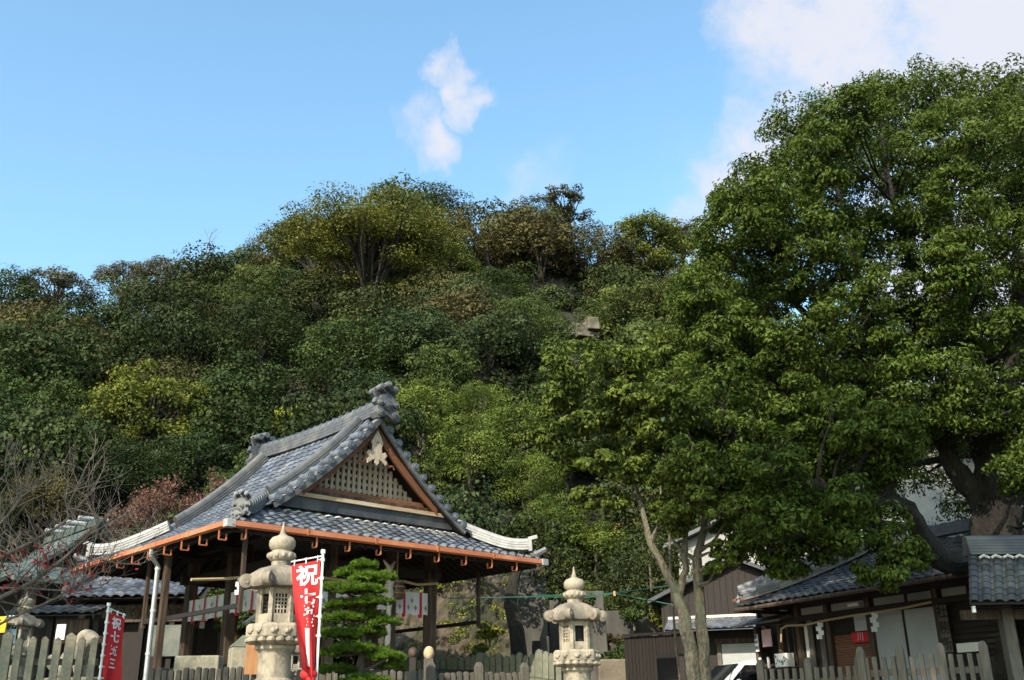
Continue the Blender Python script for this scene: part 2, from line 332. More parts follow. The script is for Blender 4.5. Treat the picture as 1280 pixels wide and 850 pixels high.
def unit(a): return a/np.maximum(np.linalg.norm(a, axis=-1, keepdims=True), 1e-6)
def leaf_quads(P, OUT, length, width, rng, up=.5, jit=.7, droop=.35):
    n = unit(OUT + np.array([0, 0, up]) + rng.normal(0, jit, P.shape))
    t = rng.normal(0, 1, P.shape) + OUT*.8 - np.array([0, 0, droop]); t = unit(t - n*(t*n).sum(1, keepdims=True))
    b = np.cross(n, t); L = (length*rng.uniform(.7, 1.25, (len(P), 1))); W = L*width/length
    V = np.stack([P - t*L/2, P + b*W/2 + n*W*.18, P + t*L/2 - n*L*.12, P - b*W/2 + n*W*.18], 1); return V
def clump_points(C, Rr, n, rng, zmin=-.45, inner=.62):
    d = unit(rng.normal(0, 1, (int(n*1.6)+8, 3))); d = d[d[:, 2] > zmin][:n]
    rr = inner + (1-inner)*rng.random((len(d), 1))**.6
    bump = 1 + .16*np.sin(d[:, :1]*5.1+C[0]*3)*np.cos(d[:, 1:2]*4.3+C[1]*2) + .1*np.sin(d[:, 2:3]*7+C[2])
    return np.array(C) + d*rr*bump*np.array(Rr), d

def text_mesh(mb, s, size, place, thick=0.012, bold=0.0):
    """write s with the default font; place(x, y) maps letter plane to 3-D"""
    cu = bpy.data.curves.new('txt', 'FONT'); cu.body = s; cu.size = size; cu.align_x = 'CENTER'; cu.align_y = 'CENTER'; cu.resolution_u = 2; cu.offset = bold
    o = bpy.data.objects.new('txt', cu); COL.objects.link(o)
    dg = bpy.context.evaluated_depsgraph_get(); dg.update(); me = o.evaluated_get(dg).to_mesh()
    vs = [place(v.co.x, v.co.y) for v in me.vertices]; fs = [tuple(p.vertices) for p in me.polygons]
    if vs: mb.add(vs, fs, .5)
    o.evaluated_get(dg).to_mesh_clear(); bpy.data.objects.remove(o); bpy.data.curves.remove(cu)

# ------------------------------------------------------------------ ground and hill
mb = MB(); mb.add([(-4000, -4000, -1.4), (4000, -4000, -1.4), (4000, 4000, -1.4), (-4000, 4000, -1.4)], [(0, 1, 2, 3)])
tag(mb.build('ground', M['ground']), kind='structure')
mb = MB(); mb.b2((-70, 12.2, -1.5), (70, 62, 0)); tag(mb.build('terrace', M['ground']), kind='structure')
SKY = [(-700, 480), (-300, 425), (-60, 405), (0, 392), (60, 372), (100, 358), (200, 346), (300, 334), (340, 308), (400, 276), (480, 268), (560, 270), (640, 262), (700, 270), (760, 296), (830, 294), (880, 300), (940, 345), (1000, 440), (1100, 520), (1280, 560), (1600, 600), (2200, 640)]
YR = 104.0
sk_s = []; sk_h = []
for px, py in SKY:
    d = ray(px, py); sk_s.append(d[0]/d[1]); sk_h.append(d[2]/d[1]*YR + .1 - 8.0)
def Y0(s): return np.interp(s, [-1.6, -.75, -.45, 0, .25, .6, 2], [24, 34, 43, 41, 47, 52, 60])
def hill(x, y):
    s = x/np.maximum(y, 1); H = np.interp(s, sk_s, sk_h); y0 = Y0(s); t = (y-y0)/(YR-y0)
    tt = np.clip(t, 0, 1); h = H*(1.12*tt - .12*tt*tt)
    back = np.clip((y-YR)/70, 0, 1); h = h*(1-.75*back*back*(3-2*back))
    w = np.clip(t*4, 0, 1)
    return h + w*(1.6*np.sin(x*.21+y*.13)+1.3*np.sin(x*.11-y*.19+1.3)+.7*np.sin(x*.47+y*.4)) - .3*(1-w)
ns, ny = 150, 90; S = np.linspace(-1.7, 1.7, ns); T = np.linspace(0, 1, ny)**1.25
vs = []; fs = []
for j in range(ny):
    for i in range(ns):
        y = 22+T[j]*330; x = S[i]*y; vs.append((x, y, float(hill(np.array(x), np.array(y)))))
for j in range(ny-1):
    for i in range(ns-1): fs.append((j*ns+i, j*ns+i+1, (j+1)*ns+i+1, (j+1)*ns+i))
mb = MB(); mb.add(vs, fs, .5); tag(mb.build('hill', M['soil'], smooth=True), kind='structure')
def hz(x, y): return float(hill(np.array(float(x)), np.array(float(y))))

# ------------------------------------------------------------------ forest trees
def dome_crown(seed, K, nleaf, leaf, Rx=1.0, Rz=.85, cr=(.30, .46), vmix=.55, zmin=-.75):
    """dense evergreen crown of radius about 1 around the origin: clumps over a dome"""
    rng = np.random.default_rng(seed); Ps = []; Os = []; As = []
    for k in range(K):
        ph = k*2.39996+rng.normal(0, .25); z = 1-(k+.5)/K*(1-zmin); z += rng.normal(0, .05); rr = math.sqrt(max(0, 1-min(1, z*z)))
        rad = rng.uniform(*cr)*(1.25 if k % 5 == 0 else 1); q = rng.uniform(.5, 1.05)
        C = np.array([rr*math.cos(ph)*Rx, rr*math.sin(ph)*Rx, z*Rz])*q
        P, d = clump_points(C, (rad, rad, rad*.78), nleaf, rng, -.5); Ps.append(P); Os.append(d); As.append(np.clip(rng.normal(.5, .2)+rng.normal(0, .22, len(P)), 0, 1))
    P = np.concatenate(Ps); O = np.concatenate(Os); P = P*np.array([rng.uniform(.88, 1.2), rng.uniform(.88, 1.2), 1])+np.array([1, 0, 0])*(P[:, 2:3]*rng.uniform(-.25, .25)); return leaf_quads(P, O, leaf, leaf*.62, rng, .25, .36), np.concatenate(As)
def limbs_mb(seed, base, top, targets, r0, sides=5):
    """trunk from base to top, and a bent limb to every target"""
    rng = np.random.default_rng(seed); mb = MB(); base = Vector(base); top = Vector(top)
    pts = [base+(top-base)*t+Vector((rng.normal(0, .04), rng.normal(0, .04), 0))*(top-base).length*(t > 0) for t in np.linspace(0, 1, 6)]
    mb.tube(pts, [r0*(1.25 if i == 0 else 1-.13*i) for i in range(6)], sides+2)
    for tg in targets:
        tg = Vector(tg); f = float(np.clip(.25+.6*rng.random(), 0, 1)); i = int(f*5); p = pts[i].lerp(pts[min(i+1, 5)], f*5-i)
        m = p.lerp(tg, .5)+Vector((rng.normal(0, .1), rng.normal(0, .1), .1+abs(rng.normal(0, .08))))*(tg-p).length*.6
        mb.tube([p, p.lerp(m, .5)+Vector((0, 0, .02)), m, m.lerp(tg, .6), tg], [r0*.42, r0*.34, r0*.26, r0*.17, r0*.08], sides)
    return mb
def airy_crown(seed, K, nleaf, leaf, Rz=.9, cr=(.16, .26), zmin=-.3):
    rng = np.random.default_rng(seed); Ps = []; Os = []; As = []; Cs = []
    for k in range(K):
        d = unit(rng.normal(0, 1, 3)); d[2] = abs(d[2]) if rng.random() < .55 else d[2]*.8
        C = d*rng.uniform(.45, .95)*np.array([1, 1, Rz]); Cs.append(C); rad = rng.uniform(*cr)
        P, dd = clump_points(C, (rad*1.15, rad*1.15, rad*.6), nleaf, rng, -.8, .2); Ps.append(P); Os.append(dd); As.append(np.clip(rng.normal(.5, .2)+rng.normal(0, .24, len(P)), 0, 1))
    P = np.concatenate(Ps); O = np.concatenate(Os); return leaf_quads(P, O, leaf, leaf*.6, rng, .5, .6), np.concatenate(As), Cs
def twig_mb(seed, L0, r0, levels=4, spread=.6, n=3, up=.25, start=(0, 0, 0), dir0=(0, 0, 1), kids=(2, 4), ends=None, shrink=.68):
    rng = np.random.default_rng(seed); mb = MB()
    def grow(p, d, L, r, lv):
        pts = [p]; dd = d
        for k in range(3):
            dd = Vector(dd)+Vector(rng.normal(0, .13, 3))+Vector((0, 0, up*.12)); dd.normalize(); pts.append(pts[-1]+dd*L/3)
        mb.tube(pts, [r, r*.86, r*.72, r*.58], max(3, n+levels-1-lv if lv < levels else 3), cap=False)
        if lv >= levels:
            if ends is not None: ends.append(pts[-1])
            return
        for k in range(int(rng.integers(kids[0], kids[1]+1))):
            f = rng.uniform(.35, 1.0); i = min(2, int(f*3)); q = pts[i].lerp(pts[i+1], f*3-i)
            nd = Vector(dd)+Vector(rng.normal(0, spread, 3))+Vector((0, 0, up)); nd.normalize()
            grow(q, nd, L*shrink*rng.uniform(.75, 1.2), r*.55, lv+1)
    grow(Vector(start), Vector(dir0).normalized(), L0, r0, 0); return mb

# one mesh of every kind and shape; crown centre at height 1.55 above the tree's foot for radius 1
PROTO = {}
def proto(kind, shapes, maker, leafm, barkm):
    PROTO[kind] = []
    for s in shapes:
        V, A, Cs, ctr, r0 = maker(s)
        mb = limbs_mb(s+900, (0, 0, -.5), (0, 0, ctr+.15), [tuple(np.array(c)+np.array([0, 0, ctr])) for c in Cs], r0)
        V = V + np.array([0, 0, ctr])
        co = quads_object('crown', V, A, leafm); tr = mb.build('trunk', barkm, smooth=True)
        me_c, me_t = co.data, tr.data; bpy.data.objects.remove(co); bpy.data.objects.remove(tr); PROTO[kind].append((me_c, me_t, ctr))
def mk_dome(K, nleaf, leaf, **kw):
    def f(s):
        V, A = dome_crown(s, K, int(nleaf*(1.35, 1.0, .72)[s % 3]), leaf*(.8, 1.0, 1.25)[s % 3], **kw); rng = np.random.default_rng(s)
        Cs = [unit(np.array([rng.normal(), rng.normal(), .8+rng.random()]))*.6 for _ in range(6)]
        return V, A, Cs, 1.15, .07
    return f
def mk_airy(K, nleaf, leaf, ctr=1.1, **kw):
    def f(s):
        V, A, Cs = airy_crown(s, K, nleaf, leaf, **kw); return V, A, Cs, ctr, .055
    return f
proto('dark', (1, 2, 3), mk_dome(40, 230, .066), M['oak_dark'], M['bark_dark'])
proto('mid', (4, 5, 6), mk_dome(44, 210, .064, Rz=.95, cr=(.24, .38)), M['oak_mid'], M['bark_dark'])
proto('teal', (7, 8), mk_dome(40, 230, .066, Rz=.8), M['oak_teal'], M['bark_dark'])
proto('olive', (10, 11, 12), mk_dome(48, 190, .058, Rz=.72, cr=(.24, .36)), M['olive'], M['bark_dark'])
proto('yellow', (13, 14), mk_airy(74, 150, .062, cr=(.18, .30)), M['yellowgreen'], M['bark_dark'])
proto('summit', (13,), mk_airy(80, 430, .031, cr=(.18, .30)), M['yellowgreen'], M['bark_dark'])
proto('airy', (15, 16), mk_airy(40, 70, .075, Rz=.8, cr=(.14, .22)), M['olive'], M['bark_dark'])
proto('wispy', (17, 18), mk_airy(60, 120, .062, Rz=.8, cr=(.15, .26), ctr=1.1), M['greybrown'], M['bark_grey'])
proto('bright', (19, 20), mk_airy(26, 110, .11, Rz=.9, cr=(.24, .36)), M['yellow_leaf'], M['bark_grey'])
proto('rust', (21,), mk_airy(26, 60, .08, Rz=.7, cr=(.18, .3)), M['rust'], M['bark_grey'])
proto('fresh', (23, 24, 25), mk_dome(42, 260, .058, Rz=1.0, cr=(.26, .4)), M['midleaf'], M['bark'])

USED = []; LMC = []
_m = MB(); _m.lathe([(1.25, 0), (1.05, .3), (.95, 1.0)], n=9); _o = _m.build('lower_trunk', M['bark_dark'], smooth=True); STEM = _o.data; bpy.data.objects.remove(_o)
def tree_at(kind, x, y, rad, label, group=None, cz=None, shape=None, sq=1.0, name='forest_tree'):
    """a tree with its foot on the hill; cz lifts the crown centre there by stretching the stem"""
    ms = PROTO[kind]; me_c, me_t, ctr = ms[int(RNG.integers(len(ms))) if shape is None else shape]
    g = hz(x, y) if y > 40 else 0.0
    t = thing(name, label, 'tree', (x, y, g-(.08*rad if y > 40 else 0)), float(RNG.uniform(0, 6.28)), group); g -= (.08*rad if y > 40 else 0)
    c = bpy.data.objects.new('crown', me_c); k = bpy.data.objects.new('trunk', me_t); link(c, t); link(k, t)
    c.scale = (rad, rad, rad*sq); k.scale = (rad, rad, rad*sq)
    if cz is not None:
        lift = (cz-g) - ctr*rad*sq
        c.location.z = lift; k.location.z = lift
        if lift > .4*rad:
            q = bpy.data.objects.new('lower_trunk', STEM); link(q, t); q.scale = (rad*.075, rad*.075, lift+.5)
    USED.append((x, y, rad)); return t
def tree_px(kind, px, py, D, rpx, label, sq=1.0, shape=None, group=None, name='forest_tree'):
    best = None
    for D2 in np.arange(36, 101, .5):                        # where a crown of this size, seen there, stands on the slope
        P = at_d(px, py, D2); rad = rpx/F*np.linalg.norm(P-EYE); e = abs(P[2]-1.05*rad*sq-hz(P[0], P[1]))
        if D2 > 42 and (best is None or e < best[0]): best = (e, D2)
    if best[0] < 3.5: D = best[1]
    P = at_d(px, py, D); rad = rpx/F*np.linalg.norm(P-EYE); LMC.append((px, py, rpx, P[1]))
    return tree_at(kind, P[0], P[1], rad, label, group, P[2], shape, sq, name)

LANDMARK = [
 ('summit', 462, 316, 96, 112, 'largest tree of the hilltop, broad and yellow green, towering on the summit ridge', .78, 0),
 ('dark', 398, 378, 90, 42, 'dark round tree below the left edge of the broad summit tree', .9, 1),
 ('mid', 352, 372, 92, 40, 'mid green round tree left below the broad summit tree', .9, 0),
 ('airy', 388, 300, 98, 52, 'thin airy tree leaning out from the left shoulder of the summit', .9, 0),
 ('yellow', 545, 335, 98, 52, 'smaller yellow green tree touching the right side of the broad summit tree', .9, 1),
 ('yellow', 488, 372, 90, 40, 'low yellow tree directly below the broad summit tree', .7, 0),
 ('olive', 610, 312, 100, 70, 'broad olive brown domed tree on the ridge right of the yellow summit tree', .85, 0),
 ('dark', 548, 268, 106, 42, 'dark round tree peeping over the ridge behind the yellow summit tree', .8, 0),
 ('olive', 672, 310, 99, 62, 'olive brown domed tree under the tall airy skyline tree', .85, 1),
 ('olive', 745, 325, 97, 62, 'rusty olive dome sloping down the right end of the ridge', .8, 2),
 ('airy', 706, 258, 104, 44, 'tall airy olive tree standing above all others on the right skyline', .75, 1),
 ('yellow', 815, 315, 96, 58, 'dull yellow tree on the right slope beside the big camphor', .95, 1),
 ('airy', 850, 296, 99, 36, 'sparse airy tree on the skyline closest to the camphor crown', .9, 0),
 ('yellow', 190, 520, 62, 72, 'yellow green tree alone in the dark slope behind the left roof corner', 1.0, 0),
 ('bright', 366, 526, 52, 27, 'small bright yellow tree just above the ridge of the worship hall', .9, 0),
 ('wispy', 70, 368, 108, 52, 'wide grey brown wispy tree on the far left skyline', .62, 0),
 ('wispy', 158, 352, 110, 36, 'narrow wispy tree rising from the left skyline', .8, 1),
 ('wispy', 208, 348, 106, 40, 'pale brown feathery tree in the middle of the left skyline', .75, 0),
 ('dark', 258, 362, 100, 48, 'dark heavy tree on the left ridge below the bare skyline tree', .9, 1),
 ('rust', 330, 335, 98, 30, 'reddish brown tree on the ridge left of the summit', .8, 0),
 ('rust', 742, 368, 88, 18, 'small dead tree with pinkish brown leaves on the right slope', .9, 0),
 ('teal', 525, 430, 70, 62, 'blue green round tree in the middle of the slope above the hall', .85, 0),
 ('teal', 612, 430, 72, 52, 'blue green tree left of the bare rock outcrop', .8, 1),
 ('mid', 440, 450, 64, 58, 'mid green dome left of the roof ridge end on the lower slope', .9, 0),
 ('dark', 330, 430, 76, 60, 'dark green dome on the slope left of the hall ridge', .9, 2),
 ('fresh', 528, 520, 50, 48, 'fresh green tree right behind the ridge end tile of the hall', 1.0, 0),
 ('fresh', 596, 515, 50, 42, 'olive lit round tree on the lower slope right of the gable', .95, 1),
 ('fresh', 588, 575, 47, 52, 'fresh green tree just right of the gable slope', .95, 2),
 ('fresh', 652, 540, 49, 46, 'fresh green tree in the hollow right of the hall roof', .9, 0),
 ('fresh', 660, 606, 46, 46, 'low leafy tree above the right tip of the hall roof', .9, 1),
 ('teal', 470, 500, 56, 44, 'shadowed blue green tree straight behind the hall roof apex', .8, 0),
 ('mid', 790, 400, 80, 48, 'loose green tree right of the rock outcrop', 1.0, 1),
 ('mid', 625, 370, 88, 45, 'grass green tree on the upper slope above the rock outcrop', .8, 2),
 ('dark', 60, 470, 74, 75, 'large dark tree with bare grey lower branches on the far left slope', .9, 0),
 ('dark', 300, 545, 52, 58, 'dark dense tree rising behind the left slope of the hall roof', 1.0, 1),
 ('dark', 160, 600, 50, 50, 'black green tree above the copper roofed sanctuary', .9, 2),
 ('fresh', 745, 690, 33, 46, 'leafy camellia tree overhanging the concrete retaining wall', .8, 0),
 ('fresh', 690, 660, 39, 40, 'dark shaded tree beside the right tip of the hall roof', .9, 2),
]
for k, px, py, D, rp, lab, sq, sh in LANDMARK: tree_px(k, px, py, D, rp, lab, sq, sh)

LAB = {'dark': ('dark evergreen oak among the close set trees of the wooded hill', 'dark evergreen oaks covering the hill'),
       'mid': ('mid green broadleaf tree among the close set trees of the wooded hill', 'mid green trees covering the hill'),
       'teal': ('cool blue green tree among the close set trees of the wooded hill', 'cool green trees covering the hill'),
       'olive': ('olive brown chinquapin tree among the close set trees of the wooded hill', 'olive brown trees covering the hill')}
for t_ in np.arange(0, 1.16, .066):
    for px in range(-170, 1330, 46):
        d = ray(px + RNG.uniform(-20, 20), 500); s = d[0]/d[1]; y0 = float(Y0(s))+1.5
        y = y0 + (YR-y0)*(t_+RNG.uniform(-.025, .025)); x = s*y
        rad = RNG.choice([2.5, 3.1, 3.6, 4.2, 5.0])*RNG.uniform(.95, 1.18)*(.74+.32*min(1, t_))
        if y > YR+3 and px > 1000: continue
        if any((x-a)**2+(y-b)**2 < (.50*(rad+c))**2 for a, b, c in USED): continue
        g = hz(x, y)
        v = np.array([x, y, g+rad])-EYE; ppx = 640+F*(v@_r)/(v@_f); ppy = 425-F*(v@_u)/(v@_f)
        if abs(ppx-715) < 48 and abs(ppy-410) < 45: continue         # the rock outcrop stays open
        if ppx > 1320 or ppx < -190: continue
        rp = rad*F/np.linalg.norm(v)
        if any(math.hypot(ppx-a, (ppy-b)*1.15) < .55*c+.5*rp and y < d_+1 for a, b, c, d_ in LMC): continue
        u = RNG.random(); left = ppx < 300  # more dark trees at left, their colour standing in for shade there
        kind = 'dark' if (u < .5 if left else u < .28) else ('mid' if u < .72 else ('olive' if u < .86 else 'teal'))
        if t_ > .62 and 0 < ppx < 900 and RNG.random() < .4: kind = 'olive'
        tree_at(kind, x, y, rad, *LAB[kind], sq=RNG.uniform(.85, 1.12))
for x, y, r_, cz_ in [(-15.5, .5, 3.0, 11.6), (-17.5, 13.5, 3.6, 8), (-23, 17, 4, 9), (-20, 8, 3.8, 9), (-27, 24, 4.5, 9.5), (-17, 3, 3.6, 9), (-33, 33, 5, 10), (-38, 36, 5.5, 13), (-46, 44, 6, 16), (-24, 10, 4, 10)]:
    tree_at('dark', x, y, r_, 'unseen dark evergreen tree added outside the left edge to cast shade', 'unseen shade trees added beyond the left edge', cz=cz_, sq=1.2)  # out of view, added to throw shade on the left buildings and slope
for x, y, r_ in [(-2.9, -1.6, 2.5), (.8, -2.6, 2.5), (-1.4, -4.6, 2.5), (3.6, -4.0, 2.5), (-5.5, -1.0, 1.7)]:
    tree_at('dark', x, y, r_, 'unseen tall evergreen tree added behind the viewpoint to shade the office', 'unseen shade trees added behind the viewpoint', cz=17.0, sq=1.5)  # never seen, added to keep sun off the office and its fences
# bare skyline trees
for px, py, D, L, lab, sd in [(496, 262, 103, 3.0, 'leafless twiggy tree poking above the summit of the hill', 31), (262, 338, 104, 3.2, 'bare branched tree against the sky on the left ridge', 35)]:
    P = at_d(px, py, D); t = thing('bare_tree', lab, 'tree', (P[0], P[1], P[2]-3)); ends = []
    mb = twig_mb(sd, L*1.25, .13, 4, .5, 3, .3, ends=ends, start=(0, 0, 0)); mb.build('trunk', M['bark_grey'], t, smooth=True)
    if px == 496:
        rng = np.random.default_rng(5); E_ = np.array([tuple(e) for e in ends]); P_ = np.repeat(E_, 5, 0)+rng.normal(0, .2, (len(E_)*5, 3))
        quads_object('crown', leaf_quads(P_, unit(rng.normal(0, 1, P_.shape)), .17, .11, rng), rng.random(len(P_)), M['greybrown'], t)
# rock outcrop on the slope
for px, py, D, w, h, lab, sd in [(715, 412, 78, 2.6, 1.5, 'pale tan rock slabs bared on the slope, the larger upper outcrop', 3), (686, 436, 75, 1.2, .8, 'small pale rock below the larger outcrop on the slope', 4)]:
    P = at_d(px, py, D); g = P[2]+.1; rng = np.random.default_rng(sd); mb = MB()
    t = thing('rock_outcrop', lab, 'rock', (P[0], P[1], g))
    for k in range(11):
        c = (rng.uniform(-w, w)*.75, rng.uniform(-.3, .8), rng.uniform(-h, h)*.45 - .3)
        mb.box(c, (rng.uniform(.35, .8)*w, rng.uniform(1.0, 1.8), rng.uniform(.4, 1.0)*h), rng.uniform(-.9, .9), taper=rng.uniform(.4, .85))
    mb.box((0, 1.6, -2.6), (w*1.5, 2.0, 5), taper=.7); mb.build('slabs', M['rock_pale'], t, bevel=.1)

# ------------------------------------------------------------------ tiled roofs
def tile_field(P, u0, u1, v0, v1, du, dv, lim, amp=.03, lip=.034, mb=None, nu=6):
    """pan tiles on P(u,v); lim(v)->(umin,umax) trims every course; each tile is its own curved plate"""
    mb = mb or MB(); nc = int(round((v1-v0)/dv)); nt = int(round((u1-u0)/du))
    def N(u, v):
        a = Vector(P(u+.01, v))-Vector(P(u-.01, v)); b = Vector(P(u, v+.01))-Vector(P(u, v-.01)); n = a.cross(b).normalized()
        return n if n.z > 0 else -n
    for c in range(nc):
        va = v0+c*dv; vb = va+dv*1.12
        lo, hi = lim(va+dv*.5)
        for t in range(nt):
            ua = u0+t*du; ub = ua+du
            if ub <= lo or ua >= hi: continue
            ua2, ub2 = max(ua, lo), min(ub, hi); rows = []; nn = N((ua2+ub2)/2, va+dv/2)
            jz = random.uniform(-.004, .004)
            for v, l in ((va, 0.002), (va, lip+jz), (vb, .002+jz)):
                row = []
                for k in range(nu+1):
                    u = ua2+(ub2-ua2)*k/nu; s = (u-ua)/du
                    w = amp*(math.sin(2*math.pi*(s-.12))*.6+.5*math.cos(4*math.pi*(s-.15))*.35)
                    row.append(Vector(P(u, v))+nn*(l+w+amp*.6))
                rows.append(row)
            vs = [p for r in rows for p in r]; m = nu+1; fs = []
            for r in range(2):
                for k in range(nu): fs.append((r*m+k, r*m+k+1, (r+1)*m+k+1, (r+1)*m+k))
            mb.add(vs, fs)
    return mb
def ridge_prof(w, h, layers=3, cap=None):
    """stepped section of a ridge of flat tiles under a round cap"""
    cap = cap or w*.36; L = []; st = h/layers
    for i in range(layers):
        hw = w/2*(1-.10*i); L += [(hw+.012, i*st), (hw+.012, i*st+st*.45), (hw-.012, i*st+st*.5), (hw-.012, (i+1)*st-.001)]
    R_ = [(x, y) for x, y in L]; C = [(cap*math.cos(t), h+cap*math.sin(t)) for t in np.linspace(0, math.pi, 9)]
    return R_+C+[(-x, y) for x, y in reversed(L)]
def end_tile(mb, o, fwd, s=1.0, discs=True):
    """ogre-faced end tile: horned plate with scrolls, three round tiles above"""
    f = Vector(fwd).normalized(); sd = f.cross(Vector((0, 0, 1))).normalized(); up = Vector((0, 0, 1)); o = Vector(o)
    poly = [(-.30, 0), (-.36, .10), (-.27, .17), (-.25, .30), (-.33, .36), (-.30, .46), (-.20, .47), (-.12, .56), (0, .60), (.12, .56), (.20, .47), (.30, .46), (.33, .36), (.25, .30), (.27, .17), (.36, .10), (.30, 0), (.12, .05), (0, .12), (-.12, .05)]
    mb.prism([(x*s, y*s) for x, y in poly], o, sd, up, -.14*s)
    for x, y, r in ((-.19, .14, .085), (.19, .14, .085), (0, .33, .12), (-.20, .36, .065), (.20, .36, .065)):
        c = o+sd*x*s+up*y*s
        for rr, dp in ((r, .19), (r*.62, .225), (r*.3, .25)): mb.tube([c+f*.10*s, c+f*dp*s], rr*s, 12)
    # stepped eaves of flat tiles over the face
    for i in range(3): 
        z = (.56+.05*i)*s; w = (.26-.01*i)*s
        mb.bar(o+up*(z+.03*s)+f*.02, o+sd*w+up*(z-.07*s)+f*.02, .26*s, .03*s, up=tuple(f)); mb.bar(o+up*(z+.03*s)+f*.02, o-sd*w+up*(z-.07*s)+f*.02, .26*s, .03*s, up=tuple(f))
    if discs:
        for x, z in ((-.17, .68), (0, .76), (.17, .68)):
            c = o+sd*x*s+up*z*s; mb.tube([c-f*.25*s, c+f*.2*s+up*.05*s], .07*s, 12); mb.tube([c+f*.19*s+up*.05*s, c+f*.225*s+up*.055*s], .045*s, 10)

# ------------------------------------------------------------------ worship hall (local x along the gabled front, y towards the back)
W, D_ = 8.48, 7.74; XC = W/2
HALL_ROT = math.atan2(.685, .728)
hall = thing('worship_hall', 'open timber worship hall with grey tiled hip and gable roof and orange copper gutters', 'hall', (-5.614, 19.668, 0), HALL_ROT)
HM = Matrix.Translation((-5.614, 19.668, 0)) @ Matrix.Rotation(HALL_ROT, 4, 'Z')
def hw(x, y, z): return HM @ Vector((x, y, z))
def zp(d): return 3.84+.379*d+.0887*d*d
YG0, YG1 = 1.05, D_-1.05                  # gable roof verges
XG = 1.62                                 # where the gable meets the hip
mb = MB()
mb.b2((1.5, 1.1, -.1), (W-1.5, D_-1.1, .38)); mb.build('platform', M['stone'], hall, bevel=.02)
for x in (2.2, 3.4, 5.1, 6.3):
    for y in (1.6, 4.0, 6.1):
        if x in (3.4, 5.1) and y == 4.0: continue
        w = .24 if x in (2.2, 6.3) else .2
        m = MB(); m.box((x, y, 2.2), (w, w, 3.7)); p = m.build('pillar', M['wood_mid'], hall, bevel=.012)
        m = MB(); m.box((x, y, .43), (w+.16, w+.16, .14), taper=.8); m.build('base_stone', M['stone'], p)
        m = MB(); m.box((x, y, 3.98), (.34, .34, .14), taper=1.2); m.bar((x-.45, y, 4.1), (x+.45, y, 4.1), .13, .13); m.build('bracket', M['wood_dark'], p)
for a_, b_ in (((1.9, 1.6), (6.6, 1.6)), ((1.9, 6.1), (6.6, 6.1)), ((2.2, 1.3), (2.2, 6.4)), ((6.3, 1.3), (6.3, 6.4))):
    for z, w, h in ((4.22, .2, .24), (3.48, .14, .22)):
        m = MB(); m.bar((*a_, z), (*b_, z), w, h); m.build('beam', M['wood_dark'], hall)
# boarded ceiling, back wall and the dark floor
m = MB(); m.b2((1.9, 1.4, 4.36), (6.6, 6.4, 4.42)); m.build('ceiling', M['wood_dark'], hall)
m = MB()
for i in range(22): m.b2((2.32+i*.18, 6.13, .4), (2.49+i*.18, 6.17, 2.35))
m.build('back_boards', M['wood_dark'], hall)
# eaves from below: boards and rafters
m = MB()
def slope_quads(f):
    for k in range(6):
        d0, d1 = k*.4, (k+1)*.4
        f(d0, d1)
soff = lambda d: min(zp(d)-.15, 4.6)
def eave_board(d0, d1):
    z0, z1 = soff(d0), soff(d1)
    m.add([(d0, d0, z0), (W-d0, d0, z0), (W-d1, d1, z1), (d1, d1, z1)], [(3, 2, 1, 0)], .3)
    m.add([(d0, D_-d0, z0), (W-d0, D_-d0, z0), (W-d1, D_-d1, z1), (d1, D_-d1, z1)], [(0, 1, 2, 3)], .3)
    m.add([(d0, d0, z0), (d0, D_-d0, z0), (d1, D_-d1, z1), (d1, d1, z1)], [(0, 1, 2, 3)], .3)
    m.add([(W-d0, d0, z0), (W-d0, D_-d0, z0), (W-d1, D_-d1, z1), (W-d1, d1, z1)], [(3, 2, 1, 0)], .3)
slope_quads(eave_board)
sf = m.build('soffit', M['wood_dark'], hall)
m = MB()
def raf(p0, p1): m.bar((p0[0], p0[1], soff(.08)-.05), (p1[0], p1[1], soff(2.0)-.05), .07, .09)
for i in range(int(W/.28)):
    x = .2+i*.28; q = min(2.0, x, W-x)
    if q > .35:
        for y0, sg in ((.08, 1), (D_-.08, -1)): m.bar((x, y0, soff(.08)-.05), (x, y0+sg*q, soff(q)-.05), .07, .09)
for i in range(int(D_/.28)):
    y = .2+i*.28; q = min(2.0, y, D_-y)
    if q > .35:
        for x0, sg in ((.08, 1), (W-.08, -1)): m.bar((x0, y, soff(.08)-.05), (x0+sg*q, y, soff(q)-.05), .07, .09)
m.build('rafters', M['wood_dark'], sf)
m = MB()
for (x0, y0), (x1, y1) in (((.05, .05), (W-.05, .05)), ((.05, .05), (.05, D_-.05)), ((W-.05, .05), (W-.05, D_-.05)), ((.05, D_-.05), (W-.05, D_-.05))): m.bar((x0, y0, 3.74), (x1, y1, 3.74), .06, .16)
m.build('fascia', M['wood_dark'], sf)
